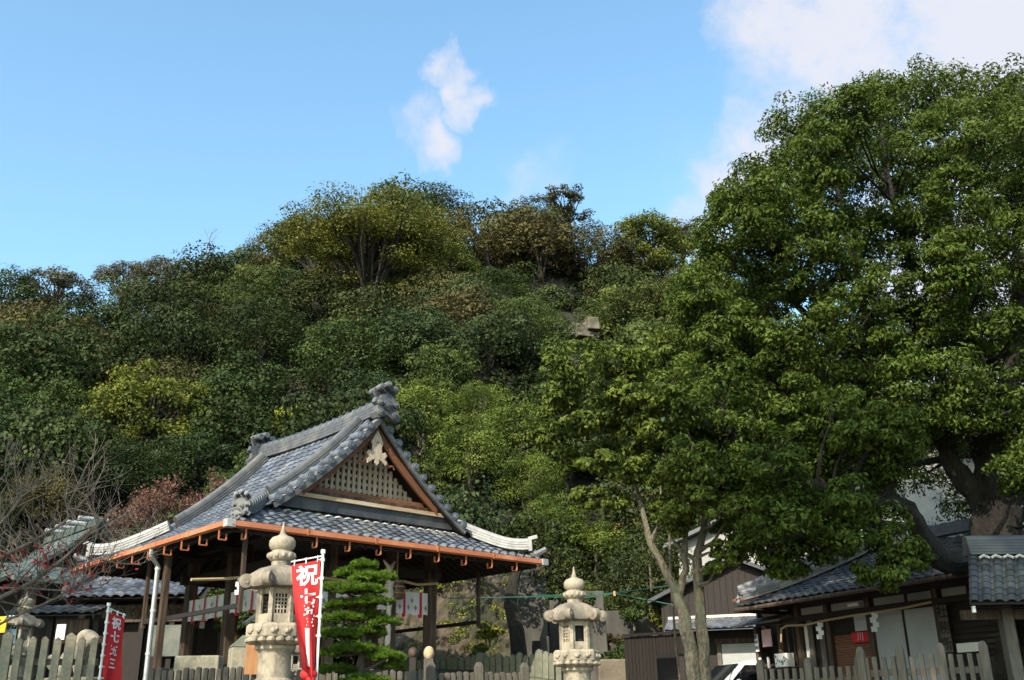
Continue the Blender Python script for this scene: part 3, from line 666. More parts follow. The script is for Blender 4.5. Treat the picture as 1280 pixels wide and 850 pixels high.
# roof slopes
m = MB()
limL = lambda v: (v+.02, D_-v-.02) if v < YG0+.1 else (YG0, YG1)
tile_field(lambda u, v: (v, u, zp(v)), 0, D_, -.04, 4.2, D_/29, .185, limL, mb=m)
tile_field(lambda u, v: (W-v, u, zp(v)), 0, D_, -.04, 4.2, D_/29, .185, limL, mb=m)
limF = lambda v: (v+.02, W-v-.02)
tile_field(lambda u, v: (u, v, zp(v)), 0, W, -.04, 1.62, W/31, .185, limF, mb=m)
tile_field(lambda u, v: (u, D_-v, zp(v)), 0, W, -.04, 1.62, W/31, .185, limF, mb=m)
roof = m.build('roof', M['tile'], hall)
m = MB()                                                     # solid deck below the tiles
for k in range(12):
    d0, d1 = k*.35, min((k+1)*.35, 4.24)
    for sx in (0, 1):
        f = (lambda x: x) if not sx else (lambda x: W-x)
        ya0, ya1 = (d0, D_-d0) if d0 < 1.2 else (YG0, YG1); yb0, yb1 = (d1, D_-d1) if d1 < 1.2 else (YG0, YG1)
        if d0 < 1.2 <= d1: yb0, yb1 = max(d0, YG0), D_-max(d0, YG0)
        m.add([(f(d0), ya0, zp(d0)-.03), (f(d1), yb0, zp(d1)-.03), (f(d1), yb1, zp(d1)-.03), (f(d0), ya1, zp(d0)-.03)], [(0, 1, 2, 3)], .2)
        m.add([(f(d0), ya0, zp(d0)-.13), (f(d1), yb0, zp(d1)-.13), (f(d1), yb1, zp(d1)-.13), (f(d0), ya1, zp(d0)-.13)], [(0, 1, 2, 3)], .2)
    if d1 < 1.8:
        for g in (lambda y: y, lambda y: D_-y):
            m.add([(d0, g(d0), zp(d0)-.03), (W-d0, g(d0), zp(d0)-.03), (W-d1, g(d1), zp(d1)-.03), (d1, g(d1), zp(d1)-.03)], [(0, 1, 2, 3)], .2)
m.build('roof_deck', M['wood_dark'], roof)
# rounded tile ends along the eaves
m = MB()
for i in range(31):
    x = (i+.88)*W/31
    m.tube([(x, -.10, 3.875), (x, .1, 3.94)], .045, 8)
m.build('eave_tile_ends', M['tile_cap'], roof)
m = MB()
for i in range(29):
    y = (i+.88)*D_/29
    m.tube([(-.10, y, 3.875), (.1, y, 3.94)], .045, 8)
m.build('eave_tile_ends', M['tile_cap'], roof)
# main ridge
ZR = zp(4.24)
m = MB(); m.sweep([(XC, y, ZR-.06+.10*((y-D_/2)/2.9)**2) for y in np.linspace(YG0-.02, YG1+.02, 13)], ridge_prof(.36, .34, 4, .11)); mr_ = m.build('main_ridge', M['tile_ridge'], roof, smooth=True)
m = MB()
for y in np.arange(YG0+.15, YG1, .3): m.tube([(XC, y, ZR+.30+.10*((y-D_/2)/2.9)**2), (XC, y+.05, ZR+.30+.10*((y-D_/2)/2.9)**2)], .125, 12)
m.build('ridge_joint', M['tile_cap'], mr_)
for y, fy in ((YG0-.12, -1), (YG1+.12, 1)):
    m = MB(); end_tile(m, (XC, y, ZR-.12), (0, fy, 0), 1.12); m.build('ridge_end_tile', M['tile_ridge'], roof, smooth=True)
# descending ridges along the gables, verge tiles, hips
for sx in (0, 1):
    fx = (lambda x: x) if not sx else (lambda x: W-x)
    for y, sgn in ((YG0+.52, -1), (YG1-.52, 1)):
        pts = [(fx(x), y, zp(x)+.02) for x in np.linspace(4.1, 1.75, 12)]
        m = MB(); m.sweep(pts, ridge_prof(.30, .24, 4, .085), side=(0, 1 if not sx else -1, 0)); m.build('descending_ridge', M['tile_ridge'], roof, smooth=True)
        m = MB()
        for x in np.arange(1.58, 4.15, .262):
            yo = y+sgn*.56; yi = y+sgn*.17
            m.tube([(fx(x), yi, zp(x)+.085), (fx(x), yo, zp(x)+.06)], [.092, .10], 14)
            m.cur = 0; m.tube([(fx(x), yo, zp(x)+.06), (fx(x), yo+sgn*.025, zp(x)+.06)], [.066, .06], 12)
        m.build('verge_tiles', M['tile_cap'], roof, smooth=True)
        m = MB(); m.sweep([(fx(x), y+sgn*.50, zp(x)-.07) for x in np.linspace(4.24, 1.5, 12)], [(-.035, -.06), (.035, -.06), (.035, .05), (-.035, .05)], side=(0, 1, 0)); m.build('verge_edge', M['tile_ridge'], roof)
        m = MB(); m.sweep([(fx(x), y+sgn*.22, zp(x)+.10) for x in np.linspace(4.1, 1.6, 10)], [(-.05, 0), (.05, 0), (.05, .05), (-.05, .05)], side=(0, 1, 0)); m.build('verge_strip', M['tile_cap'], roof)
        # corner hip
        e = YG0; ye = lambda d: d if sgn < 0 else D_-d
        near = (sx == 0 and sgn < 0); pts = []
        for t in np.linspace(0, 1, 14):
            d = 1.55+(.16-1.55)*t; rise = .05+.16*max(0, (t-.55)/.45)**2
            pts.append(Vector((fx(d), ye(d), zp(d)+rise)))
        m = MB(); pr = ridge_prof(.25, .20, 3, .10)
        m.sweep(pts[:11] if near else pts, pr); hp = m.build('hip_ridge', M['tile_ridge'] if near else M['tile_pale'], roof, smooth=True)
        if near:
            m = MB()
            for i in range(1, 11):
                p = pts[i]; q = pts[i-1]; dd = (p-q).normalized(); uu = Vector((0, 0, .2))
                m.tube([p+uu-dd*.012, p+uu+dd*.018], .113, 14)
            m.build('mortar_band', M['mortar'], hp)
            m = MB(); end_tile(m, pts[11]-Vector((0, 0, .06)), (-.707, -.707, 0), .62); m.build('ridge_end_tile', M['tile_ridge'], roof, smooth=True)
            m = MB(); o2 = pts[12]-Vector((.0, .0, .14)); end_tile(m, o2+Vector((-.09, -.09, -.05)), (-.707, -.707, 0), .34, False); m.build('ridge_end_tile', M['tile_ridge'], roof, smooth=True)
        else:
            dd = (pts[-1]-pts[-2]).normalized()
            m = MB(); m.bar(pts[-1]+Vector((0, 0, .10)), pts[-1]+dd*.10+Vector((0, 0, .10)), .32, .30); m.bar(pts[-1]+Vector((0, 0, .27)), pts[-1]+dd*.24+Vector((0, 0, .32)), .16, .10); m.build('hip_end', M['tile_pale'], hp, bevel=.015)
            m = MB(); q = pts[-1]+dd*.05-Vector((0, 0, .12)); m.tube([q, q+dd*.2+Vector((0, 0, .02)), q+dd*.40+Vector((0, 0, .12))], [.10, .09, .07], 8); m.build('corner_tile', M['tile_ridge'], hp)
# gable field
ZB = 5.20
yb = YG0+.52
m = MB()
inner = [(x, zp(x)-.34) for x in np.linspace(2.3, 4.24, 9)]
gab = m
gp = [(2.05, 4.62)]+[(x, zp(x)-.10) for x in np.linspace(2.05, 4.24, 9)]+[(W-x, zp(x)-.10) for x in np.linspace(4.24, 2.05, 9)][1:]+[(W-2.05, 4.62)]
m.prism(gp, (0, yb+.16, 0), (1, 0, 0), (0, 0, 1), -.06); gable = m.build('gable', M['black'], hall)
m = MB(); m.prism(gp, (0, D_-yb-.10, 0), (1, 0, 0), (0, 0, 1), -.06); m.build('rear_gable', M['wood_dark'], hall)
m = MB()
top = lambda x: zp(min(x, W-x))-.30
for x in np.arange(XC-9*.155, XC+9.5*.155, .155):
    if top(x) > ZB+.08: m.b2((x-.040, yb+.045, ZB+.02), (x+.040, yb+.085, top(x)))
for z in np.arange(ZB+.12, 6.7, .17):
    xs = [x for x in np.linspace(2.5, 4.24, 80) if top(x) > z]
    if xs: m.b2((min(xs), yb+.088, z-.036), (W-min(xs), yb+.112, z+.036))
m.build('lattice', M['wood_white'], gable)
for sx in (0, 1):                                            # bargeboards with a stepped outer moulding
    fx = (lambda x: x) if not sx else (lambda x: W-x)
    for nm, off0, off1, yy, th, mt in (('bargeboard', -.05, -.40, YG0+.16, .07, 'wood_brown'), ('barge_moulding', -.02, -.12, YG0+.07, .06, 'wood_pale')):
        m = MB(); xs = np.linspace(2.3 if nm == 'bargeboard' else 1.95, 4.24, 12)
        for i in range(11):
            a0, a1 = xs[i], xs[i+1]
            vs = []
            for y in (yy, yy+th):
                vs += [(fx(a0), y, zp(a0)+off0), (fx(a1), y, zp(a1)+off0), (fx(a1), y, zp(a1)+off1*(.72+.28*(i+1)/10)), (fx(a0), y, zp(a0)+off1*(.72+.28*i/10))]
            m.add(vs, [(0, 1, 2, 3), (7, 6, 5, 4), (0, 4, 5, 1), (1, 5, 6, 2), (2, 6, 7, 3), (3, 7, 4, 0)], .4)
        m.build(nm, M[mt], gable)
m = MB()                                                     # carved pendant
pend = [(0, -.62), (.07, -.55), (.05, -.46), (.14, -.50), (.27, -.60), (.30, -.50), (.22, -.44), (.30, -.34), (.24, -.26), (.15, -.30), (.13, -.16), (.17, -.05), (.10, .10), (0, .26)]
pend = pend+[(-x, y) for x, y in reversed(pend[1:-1])]
m.prism(pend, (XC, YG0+.13, 6.48), (1, 0, 0), (0, 0, 1), .05); pd = m.build('pendant', M['wood_white'], gable, bevel=.008)
m = MB()
for k in range(6): m.ball((XC+.075*math.cos(k*math.pi/3), YG0+.125-.01, 6.43+.075*math.sin(k*math.pi/3)), (.048, .03, .048), 8)
m.ball((XC, YG0+.10, 6.43), (.045, .03, .045), 8)
m.build('flower_boss', M['wood_brown'], pd, smooth=True)
for sx in (-1, 1):
    m = MB(); m.tube([(XC+sx*(.16+.4*t), YG0+.14, 6.10-.28*t+.06*math.sin(t*9)) for t in np.linspace(0, 1, 9)], [.05-.03*t for t in np.linspace(0, 1, 9)], 6); m.build('carved_scroll', M['wood_brown'], pd, smooth=True)
for nm, x0, x1, z0, z1, y0, y1, mt in (('gable_beam', 2.55, W-2.55, 5.08, 5.20, YG0+.38, YG0+.60, 'wood_brown'), ('gable_sill', 2.2, W-2.2, 5.0, 5.08, YG0+.30, YG0+.60, 'wood_mid'), ('pale_board', 1.95, W-1.95, 4.87, 4.965, YG0+.17, YG0+.22, 'wood_pale'), ('flashing', 1.75, W-1.75, 4.60, 4.87, YG0+.23, YG0+.30, 'tile_dark')):
    m = MB(); m.b2((x0, y0, z0), (x1, y1, z1)); m.build(nm, M[mt], gable, bevel=.008)
m = MB()
for i in range(19):
    x = 1.85+i*.264; m.tube([(x+.26*t, YG0+.20, zp(YG0+.2)+.03+.035*(1-abs(2*t-1))) for t in (0, .25, .5, .75, 1)], .025, 5)
m.build('mortar_scallop', M['mortar'], gable)
# copper gutters
for nm, p, q in (('front', (-.10, -.13), (W+.06, -.13)), ('left', (-.13, -.10), (-.13, D_+.06))):
    n = [(-.055, .05), (-.07, -.055), (0, -.085), (.07, -.055), (.055, .05), (.045, .05), (.06, -.045), (0, -.070), (-.06, -.045), (-.045, .05)]
    dv = Vector((q[0]-p[0], q[1]-p[1], 0)); m = MB(); ns_ = 5
    for k in range(ns_):
        a0 = Vector((*p, 3.80-.03*(nm == 'left')*k/ns_))+dv*(k/ns_); b0 = Vector((*p, 3.80-.03*(nm == 'left')*(k+1)/ns_))+dv*((k+1)/ns_-.003); m.sweep([a0, b0], n)
    g = m.build('gutter', M['copper'], hall)
    m = MB()
    for k in range(1, ns_): c = Vector((*p, 3.79))+dv*(k/ns_); m.bar(c-dv.normalized()*.02, c+dv.normalized()*.02, .15, .135)
    m.build('gutter_joint', M['copper'], g)
    L_ = dv.length; k = .35
    inw = Vector((0, 1, 0)) if nm == 'front' else Vector((1, 0, 0))
    while k < L_-.2:
        c = Vector((*p, 3.62))+dv.normalized()*k; m = MB()
        m.bar(c+Vector((0, 0, .10)), c+Vector((0, 0, -.10)), .03, .025); m.bar(c+Vector((0, 0, -.10)), c+inw*.16+Vector((0, 0, -.10)), .03, .025); m.bar(c+inw*.16+Vector((0, 0, -.10)), c+inw*.16+Vector((0, 0, .02)), .03, .025)
        m.build('gutter_bracket', M['copper'], g); k += .82
for c in ((-.11, -.11), (W+.08, -.13)):
    m = MB(); m.box((*c, 3.79), (.20, .17, .16)); m.build('gutter_corner', M['zinc'], hall, bevel=.01)
m = MB(); m.tube([(-.13, 3.35, 3.74), (-.12, 3.38, 3.58), (.02, 3.46, 3.48), (.12, 3.50, 3.38), (.12, 3.5, 0)], .055, 12); dn = m.build('downspout', M['steel'], hall, smooth=True)
m = MB()
for z in (3.3, 2.4, 1.5, .7): m.tube([(.12, 3.5, z), (.12, 3.5, z+.05)], .066, 12)
m.build('pipe_clamp', M['zinc'], dn)
m = MB(); m.box((.30, 3.42, 1.8), (.13, .13, 3.7)); m.build('eave_post', M['wood_mid'], hall)
# hanging frames on both flanks
for nm, x, y0, y1, zb in (('l', .4, .15, 4.6, 2.27), ('r', 8.1, 1.85, 6.2, 2.46)):
    for y in (y0, y1):
        m = MB(); m.box((x, y, (zb-.12+3.75)/2), (.075, .075, 3.75-zb+.12)); m.build('hanging_post', M['wood_mid'], hall)
    m = MB(); m.bar((x, y0, zb), (x, y1, zb), .06, .09); m.build('hanging_rail', M['black'], hall)
m = MB(); m.bar((1.75, 1.2, 1.28), (1.75, 6.6, 1.34), .07, .07); m.build('hand_rail', M['black'], hall)
m = MB(); m.bar((2.0, 1.25, 1.18), (7.6, 1.25, 1.22), .06, .06); m.build('hand_rail', M['black'], hall)
# timber screen wall and doors behind, inside the hall
m = MB()
for i in range(14): m.b2((2.6+i*.055, 5.2, .4), (2.62+i*.055, 5.23, 2.2))
m.build('inner_slats', M['wood_mid'], hall)
# white curtains with red straps and lozenge crests
def curtain(a_, b_, zt, zb, straps, lab, cat='curtain'):
    a_, b_ = Vector(a_), Vector(b_); d = (b_-a_); L_ = d.length; d.normalize(); n_ = d.cross(Vector((0, 0, 1)))
    mid = (a_+b_)/2; w0 = HM @ Vector((mid.x, mid.y, zb)); t = thing('curtain', lab, cat, w0, HALL_ROT, 'white curtains of the worship hall')
    loc = lambda u, z, o=0: Vector((a_.x-mid.x, a_.y-mid.y, 0))+d*(u*L_)+n_*(o+.02*math.sin(u*L_*9))+Vector((0, 0, z-zb))
    m = MB(); nu = max(8, int(L_*14))
    for i in range(nu):
        u0, u1 = i/nu, (i+1)/nu
        m.add([loc(u0, zt), loc(u1, zt), loc(u1, zb+.01*math.sin(u1*30)), loc(u0, zb+.01*math.sin(u0*30))], [(0, 1, 2, 3)], .5)
    m.build('cloth', M['cloth_white'], t, smooth=True)
    for k in range(straps):
        u = (k+.5)/straps; m = MB()
        m.add([loc(u-.030/L_, zt, .02), loc(u+.030/L_, zt, .02), loc(u+.034/L_, zb-.07, .03), loc(u-.034/L_, zb-.07, .03)], [(0, 1, 2, 3)], .5)
        m.add([loc(u-.030/L_, zt, -.02), loc(u+.030/L_, zt, -.02), loc(u+.034/L_, zb-.07, -.03), loc(u-.034/L_, zb-.07, -.03)], [(0, 1, 2, 3)], .5); m.build('strap', M['strap_red'], t)
    for k in range(straps+1):
        for dz, du_ in ((.62, 0), (.30, -.11), (.30, .11)):
            u = k/straps+du_/L_
            if not .06 < u < .94: continue
            m = MB(); zc = zb+(zt-zb)*dz
            for cx, cz in ((0, .036), (0, -.036), (-.022, 0), (.022, 0)):
                m.add([loc(u+(cx+.018)/L_, zc+cz, .026), loc(u+cx/L_, zc+cz+.032, .026), loc(u+(cx-.018)/L_, zc+cz, .026), loc(u+cx/L_, zc+cz-.032, .026)], [(0, 1, 2, 3)], .5)
            m.build('crest', M['grey_print'], t)
    return t
curtain((2.12, 6.0, 0), (2.12, 4.15, 0), 2.98, 2.47, 3, 'white curtain with three red straps in the left side bay of the hall')
curtain((2.12, 3.85, 0), (2.12, 1.75, 0), 2.98, 2.50, 3, 'white curtain with red straps in the side bay beside the large near lantern')
curtain((2.35, 1.55, 0), (3.3, 1.55, 0), 3.0, 2.5, 2, 'white curtain panel half hidden behind the near stone lantern and red banner')
curtain((3.5, 1.55, 0), (5.0, 1.55, 0), 3.06, 2.56, 2, 'white curtain in the centre bay of the hall front behind the pine')
curtain((5.2, 1.55, 0), (6.2, 1.55, 0), 3.02, 2.5, 2, 'white curtain with lozenge crests in the right bay of the hall front')
# straw rope along the front, paper streamers, bell and bell rope
def straw_rope(pts, r, lab, nm='straw_rope'):
    m = MB(); m.tube(pts, r, 7); o = m.build(nm, M['straw'], smooth=True); return tag(o, lab, 'rope')
def streamer(p, h, lab, group):
    m = MB(); x = 0
    for k in range(4):
        s = .055*h/.3; q = Vector(p)+Vector(((-1)**k*.35*s, 0, -k*h/4)); m.add([q+Vector((-s, 0, 0)), q+Vector((s, -.006, 0)), q+Vector((s*.9, 0, -h/4*1.15)), q+Vector((-s*.9, .012, -h/4*1.15))], [(0, 1, 2, 3)], .5)
    return tag(m.build('paper_streamer', M['cloth_white']), lab, 'streamer', group)
xs = [(-.1, 2.85), (.7, 2.93), (1.1, 3.0), (2.2, 3.22), (2.9, 3.14), (3.7, 3.12), (4.4, 3.2), (5.2, 3.24), (5.7, 3.18), (6.35, 3.26)]
straw_rope([hw(x, 1.35, z) for x, z in xs], .032, 'twisted straw rope slung across the front of the worship hall')
streamer(hw(.95, 1.3, 2.97), .34, 'zigzag white paper streamer on the hall rope beside the near lantern', 'paper streamers on the hall rope')
streamer(hw(3.5, 1.3, 3.1), .2, 'small zigzag paper streamer on the hall rope over the pine', 'paper streamers on the hall rope')
t = thing('bell_rope', 'thick pale twisted bell rope with flared top hanging before the hall front', 'rope', hw(4.74, 1.18, 1.2), HALL_ROT)
m = MB(); m.tube([(.015*math.sin(i*1.3), 0, i*.13) for i in range(18)], [.06+.012*(i % 2) for i in range(12)]+[.10, .13, .10, .12, .09, .05], 9); m.build('cord', M['rope_white'], t, smooth=True)
for s in (-1, 1):
    m = MB(); m.tube([(0, 0, 2.2), (s*.05, 0, 2.32), (s*.17, .02, 2.45)], [.06, .05, .015], 6); m.build('frayed_end', M['rope_white'], t)
t = thing('hanging_bell', 'brown drum shaped bell hanging beside the pale bell rope', 'bell', hw(5.02, 1.25, 2.78), HALL_ROT)
m = MB(); m.lathe([(.08, .48), (.15, .44), (.17, .30), (.18, .12), (.16, .02), (.12, 0)], n=16); m.build('body', M['bronze'], t, smooth=True)
m = MB()
for z in (.14, .28, .40): m.tube([(.19*math.cos(a), .19*math.sin(a), z) for a in np.linspace(0, 6.283, 17)], .014, 5)
m.build('band', M['straw'], t); m = MB(); m.tube([(0, 0, .46), (0, 0, 1.3)], .02, 6); m.build('hanger', M['straw'], t)
for x, y, z, lab in ((2.9, 5.0, 2.02, 'leftmost of the small brass lanterns glinting inside the hall'), (3.25, 5.0, 2.04, 'middle small brass lantern glinting inside the hall'), (3.55, 4.4, 1.98, 'brass lantern nearest the corner pillar inside the hall')):
    t = thing('brass_lantern', lab, 'lantern', hw(x, y, z), HALL_ROT, 'brass lanterns inside the hall')
    m = MB(); m.lathe([(.05, -.14), (.09, -.12), (.085, .06), (.14, .08), (.03, .18)], n=6); m.build('body', M['brass'], t); m = MB(); m.tube([(0, 0, .16), (0, 0, 4.3-z)], .008, 5); m.build('chain', M['bronze'], t)

# ------------------------------------------------------------------ stone lanterns
def stone_lantern(P, rot, s, lab, kind):
    """local metres before scaling; total 3.6 high from the plinth to the tip"""
    t = thing('stone_lantern', lab, 'stone lantern', P, rot); hexa = lambda r, z: [(r*math.cos(math.pi/3*k+math.pi/6), r*math.sin(math.pi/3*k+math.pi/6), z) for k in range(6)]
    st = M['stone']; S_ = lambda prof: [(r*s, z*s) for r, z in prof]
    m = MB(); m.lathe(S_([(.62, 0), (.62, .22), (.56, .26), (.52, .30), (.52, .46), (.44, .52), (.36, .55)]), n=6, rot=math.pi/6, a=.5); m.build('plinth', st, t, bevel=.012)
    m = MB(); m.lathe(S_([(.34, .55), (.34, .62), (.285, .66), (.27, 1.0), (.272, 1.06), (.305, 1.09), (.305, 1.15), (.272, 1.18), (.268, 1.55), (.285, 1.60), (.33, 1.63), (.33, 1.68)]), n=28, a=.5); m.build('shaft', st, t, smooth=True)
    m = MB(); m.lathe(S_([(.33, 1.68), (.38, 1.72), (.47, 1.80), (.50, 1.815), (.50, 1.99), (.46, 2.03), (.36, 2.035)]), n=6, rot=math.pi/6, a=.5)
    pl = m.build('platform', st, t, bevel=.012)
    m = MB()                                                # petals below, carved beasts on the band
    for k in range(18):
        a = k*math.pi/9; rr = .43; m.ball((rr*math.cos(a)*s, rr*math.sin(a)*s, 1.765*s), (.075*s, .075*s, .055*s), 7, .5, 5)
    for k in range(6):
        a = math.pi/3*k; c, sn = math.cos(a), math.sin(a); 
        for o in (-.12, .10):
            m.ball(((.437*c-sn*o)*s, (.437*sn+c*o)*s, 1.90*s), (.05*s, .05*s, .045*s), 7, .5, 5); m.ball(((.44*c-sn*(o+.05))*s, (.44*sn+c*(o+.05))*s, 1.925*s), (.028*s,)*3, 6, .5, 4)
    m.build('carving', st, pl, smooth=True)
    # fire box: six posts and panels with openings
    m = MB(); r = .335; z0, z1 = 2.035, 2.60
    for k in range(6):
        a = math.pi/3*k+math.pi/6; m.box((r*.95*math.cos(a)*s, r*.95*math.sin(a)*s, (z0+z1)/2*s), (.075*s, .075*s, (z1-z0)*s), a, .5)
    fb = None; ap = r*math.cos(math.pi/6)
    for k in range(6):
        a = math.pi/3*k; c, sn = math.cos(a), math.sin(a); L = lambda x, dep, z: ((dep*c-x*sn)*s, (dep*sn+x*c)*s, z*s)
        def slab(x0, x1, za, zb, d0, d1):
            vs = [L(x, d, z) for z in (za, zb) for x, d in ((x0, d0), (x1, d0), (x1, d1), (x0, d1))]
            m.add(vs, [(3, 2, 1, 0), (4, 5, 6, 7), (0, 1, 5, 4), (1, 2, 6, 5), (2, 3, 7, 6), (3, 0, 4, 7)], .5)
        slab(-.17, .17, z0, z0+.15, ap-.05, ap); slab(-.17, .17, z1-.10, z1, ap-.05, ap)
        slab(-.17, -.095, z0+.15, z1-.10, ap-.05, ap-.002); slab(.095, .17, z0+.15, z1-.10, ap-.05, ap-.002)
        if k % 2 == kind:                                    # lattice panel
            for q in (-.05, 0, .05): slab(q-.012, q+.012, z0+.15, z1-.10, ap-.045, ap-.02)
            for q in (.21, .27, .33, .39): slab(-.095, .095, z0+q, z0+q+.022, ap-.047, ap-.018)
    m.lathe(S_([(.2, z0+.01), (.2, z0+.04)]), n=6, a=.5); fb = m.build('fire_box', st, t, bevel=.006)
    m = MB(); m.lathe(S_([(.19, z0+.05), (.19, z1-.06)]), n=6, rot=math.pi/6, a=.5); m.build('dark_core', M['black'], fb)
    # roof: hexagonal, fluted, corners curling up into scrolls
    m = MB(); N_ = 48; rings = [(.0, .40), (.14, .39), (.20, .375), (.30, .335), (.385, .27), (.44, .18), (.475, .10), (.485, .05), (.47, .015), (.30, 0), (.0, .0)]
    vs = []; fs = []
    for q, (rr, zz) in enumerate(rings):
        for j in range(N_):
            th = 2*math.pi*j/N_; k6 = (math.cos(6*(th-math.pi/6))+1)/2; hexr = 1+.10*k6**2*(rr > .25); rib = 1+.05*k6**6*(rr > .12); flute = 1-.025*(math.cos(18*th)+1)/2*(.2 < rr)
            lift = (.05*k6**3 if rr > .4 else 0); vs.append((rr*hexr*rib*flute*math.cos(th)*s, rr*hexr*rib*flute*math.sin(th)*s, (2.60+zz*1.0+lift)*s))
    for q in range(len(rings)-1):
        for j in range(N_): fs.append((q*N_+j, q*N_+(j+1) % N_, (q+1)*N_+(j+1) % N_, (q+1)*N_+j))
    m.add(vs, fs, .5); rf = m.build('cap_roof', M['stone_cap'], t, smooth=True)
    for k in range(6):
        a = math.pi/3*k+math.pi/6; e = Vector((math.cos(a), math.sin(a), 0)); sd = Vector((-math.sin(a), math.cos(a), 0)); c = (e*.56+Vector((0, 0, 2.715)))*s; m = MB()
        m.tube([c-sd*.075*s, c-sd*.06*s, c+sd*.06*s, c+sd*.075*s], [.085*s, .118*s, .118*s, .085*s], 14, .5); m.tube([c-sd*.09*s, c+sd*.09*s], .05*s, 10, .5)
        m.tube([(e*.40+Vector((0, 0, 2.80)))*s, (e*.49+Vector((0, 0, 2.70)))*s, (e*.57+Vector((0, 0, 2.64)))*s], [.05*s, .06*s, .06*s], 8, .5); m.build('scroll', M['stone_cap'], rf, smooth=True)
    m = MB(); m.lathe(S_([(.16, 2.98), (.165, 3.06), (.19, 3.07), (.225, 3.12), (.23, 3.19), (.20, 3.21), (.17, 3.215), (.165, 3.24), (.20, 3.27), (.225, 3.33), (.222, 3.40), (.18, 3.46), (.09, 3.495), (.055, 3.52), (.03, 3.62), (.012, 3.73), (.0, 3.74)]), n=24, a=.5, cap=False); m.build('finial', st, t, smooth=True)
    m = MB()
    for k in range(12): a = k*math.pi/6; m.ball((.205*math.cos(a)*s, .205*math.sin(a)*s, 3.15*s), (.05*s, .05*s, .055*s), 7, .5, 5)
    m.build('lotus_ring', st, t, smooth=True); return t
def stand(px, D, z_at_px): P = at_d(px, z_at_px, D); return P
s1 = .82; P = at_d(355, 652, 14.0); stone_lantern((P[0], P[1], P[2]-3.74*s1), R(-68), s1, 'tall granite lantern with scrolled cap standing before the hall beside the red banner', 0)
P = at_d(717, 708, 17.2); s2 = .80; stone_lantern((P[0], P[1], P[2]-3.74*s2), R(-78), s2, 'free standing granite lantern right of the hall before the concrete wall', 1)
P = at_d(33, 748, 20.0); s3 = .62; stone_lantern((P[0], P[1], 2.62-3.74*s3), R(20), s3, 'weathered stone lantern behind the left stone fence under the bare branches', 1)
P = at_d(369, 790, 21.5); stone_lantern((P[0], P[1], 2.0-3.74*.5), R(0), .5, 'small stone lantern hidden behind the large near lantern', 0)

# ------------------------------------------------------------------ fences
def picket_fence(p, q, n, h, w, dp, matn, lab, rail=True, cap='point', posts=0, gap_z=0.0, z0=0.0, cat='fence', base_h=.25, hj=.0, big=None):
    p, q = Vector(p), Vector(q); d = q-p; L_ = d.length; rz = math.atan2(d.y, d.x)
    t = thing('picket_fence', lab, cat, (*p.xy, z0), rz)
    if base_h: m = MB(); m.b2((-.05, -dp*.9, 0), (L_+.05, dp*.9, base_h)); m.build('base_course', M[matn], t, bevel=.01)
    def pk(w, h, dp):
        m = MB()
        if cap == 'point': m.box((0, 0, (h-w*.45)/2), (w, dp, h-w*.45), a=.5); m.prism([(-w/2, h-w*.45), (w/2, h-w*.45), (0, h)], (0, -dp/2, 0), (1, 0, 0), (0, 0, 1), -dp, a=.5)
        elif cap == 'round':
            poly = [(-w/2, 0), (w/2, 0)]+[(w/2*math.cos(a), h-w*.35+w*.35*math.sin(a)) for a in np.linspace(0, math.pi, 7)]; m.prism(poly, (0, -dp/2, 0), (1, 0, 0), (0, 0, 1), -dp, a=.5)
        else: m.box((0, 0, h/2), (w, dp, h), a=.5)
        return m
    o0 = pk(w, h, dp).build('picket', M[matn], t, bevel=.006); me0 = o0.data
    mats = [me0]
    for k in range(3):
        me = me0.copy(); me.attributes['v'].data.foreach_set('value', [random.random()]*len(me.polygons)); mats.append(me)
    for i in range(n):
        o = o0 if i == 0 else o0.copy()
        if i: link(o, t); o.data = random.choice(mats)
        o.location = (L_*(i+.5)/n, 0, 0); o.scale = (1+random.uniform(-.06, .06), 1, 1+random.uniform(-hj, hj)); o.rotation_euler = (random.uniform(-.01, .01), random.uniform(-.012, .012), random.uniform(-.05, .05))
        if big and i % big == big//2: o.scale = (1.4, 1.2, 1.05)
    if rail:
        for zf in (.38, .74):
            m = MB(); m.b2((0, dp*.5, h*zf-.05), (L_, dp*.5+.06, h*zf+.05)); m.build('rail', M[matn], t)
    for k in range(posts+1 if posts else 0):
        m = MB(); x = L_*k/posts; m.box((x, -.02, (h+.10)/2), (w*1.7, dp*1.7, h+.10), a=.5); m.box((x, -.02, h+.13), (w*1.75, dp*1.75, .08), taper=.5, a=.5); m.build('post', M[matn], t, bevel=.008)
    return t
P = at_d(-30, 800, 16.6); Q = at_d(126, 797, 17.2)
picket_fence((P[0], P[1], 0), (Q[0], Q[1], 0), 10, 1.47, .112, .12, 'stone_fence', 'wide spaced pointed granite fence at the far left in front of the stone dog', hj=.015, big=5, z0=0, base_h=.62)
P = at_d(186, 838, 17.2); Q = at_d(330, 838, 17.0)
picket_fence((P[0], P[1], 0), (Q[0], Q[1], 0), 17, .95, .085, .06, 'wood_grey', 'low weathered wooden pickets in front of the left side of the hall', cap='round', hj=.03)
P = at_d(360, 842, 17.0); Q = at_d(530, 845, 17.6)
picket_fence((P[0], P[1], 0), (Q[0], Q[1], 0), 19, .90, .085, .06, 'wood_grey', 'low weathered wooden pickets behind the red banner and pine', cap='round', hj=.03)
P = at_d(538, 844, 17.6); Q = at_d(655, 843, 18.4)
picket_fence((P[0], P[1], 0), (Q[0], Q[1], 0), 15, .86, .082, .06, 'wood_grey', 'low pale wooden pickets between the pine and the right lantern', cap='round', hj=.02, posts=2)
P = at_d(500, 822, 28.5); Q = at_d(712, 820, 26.0)
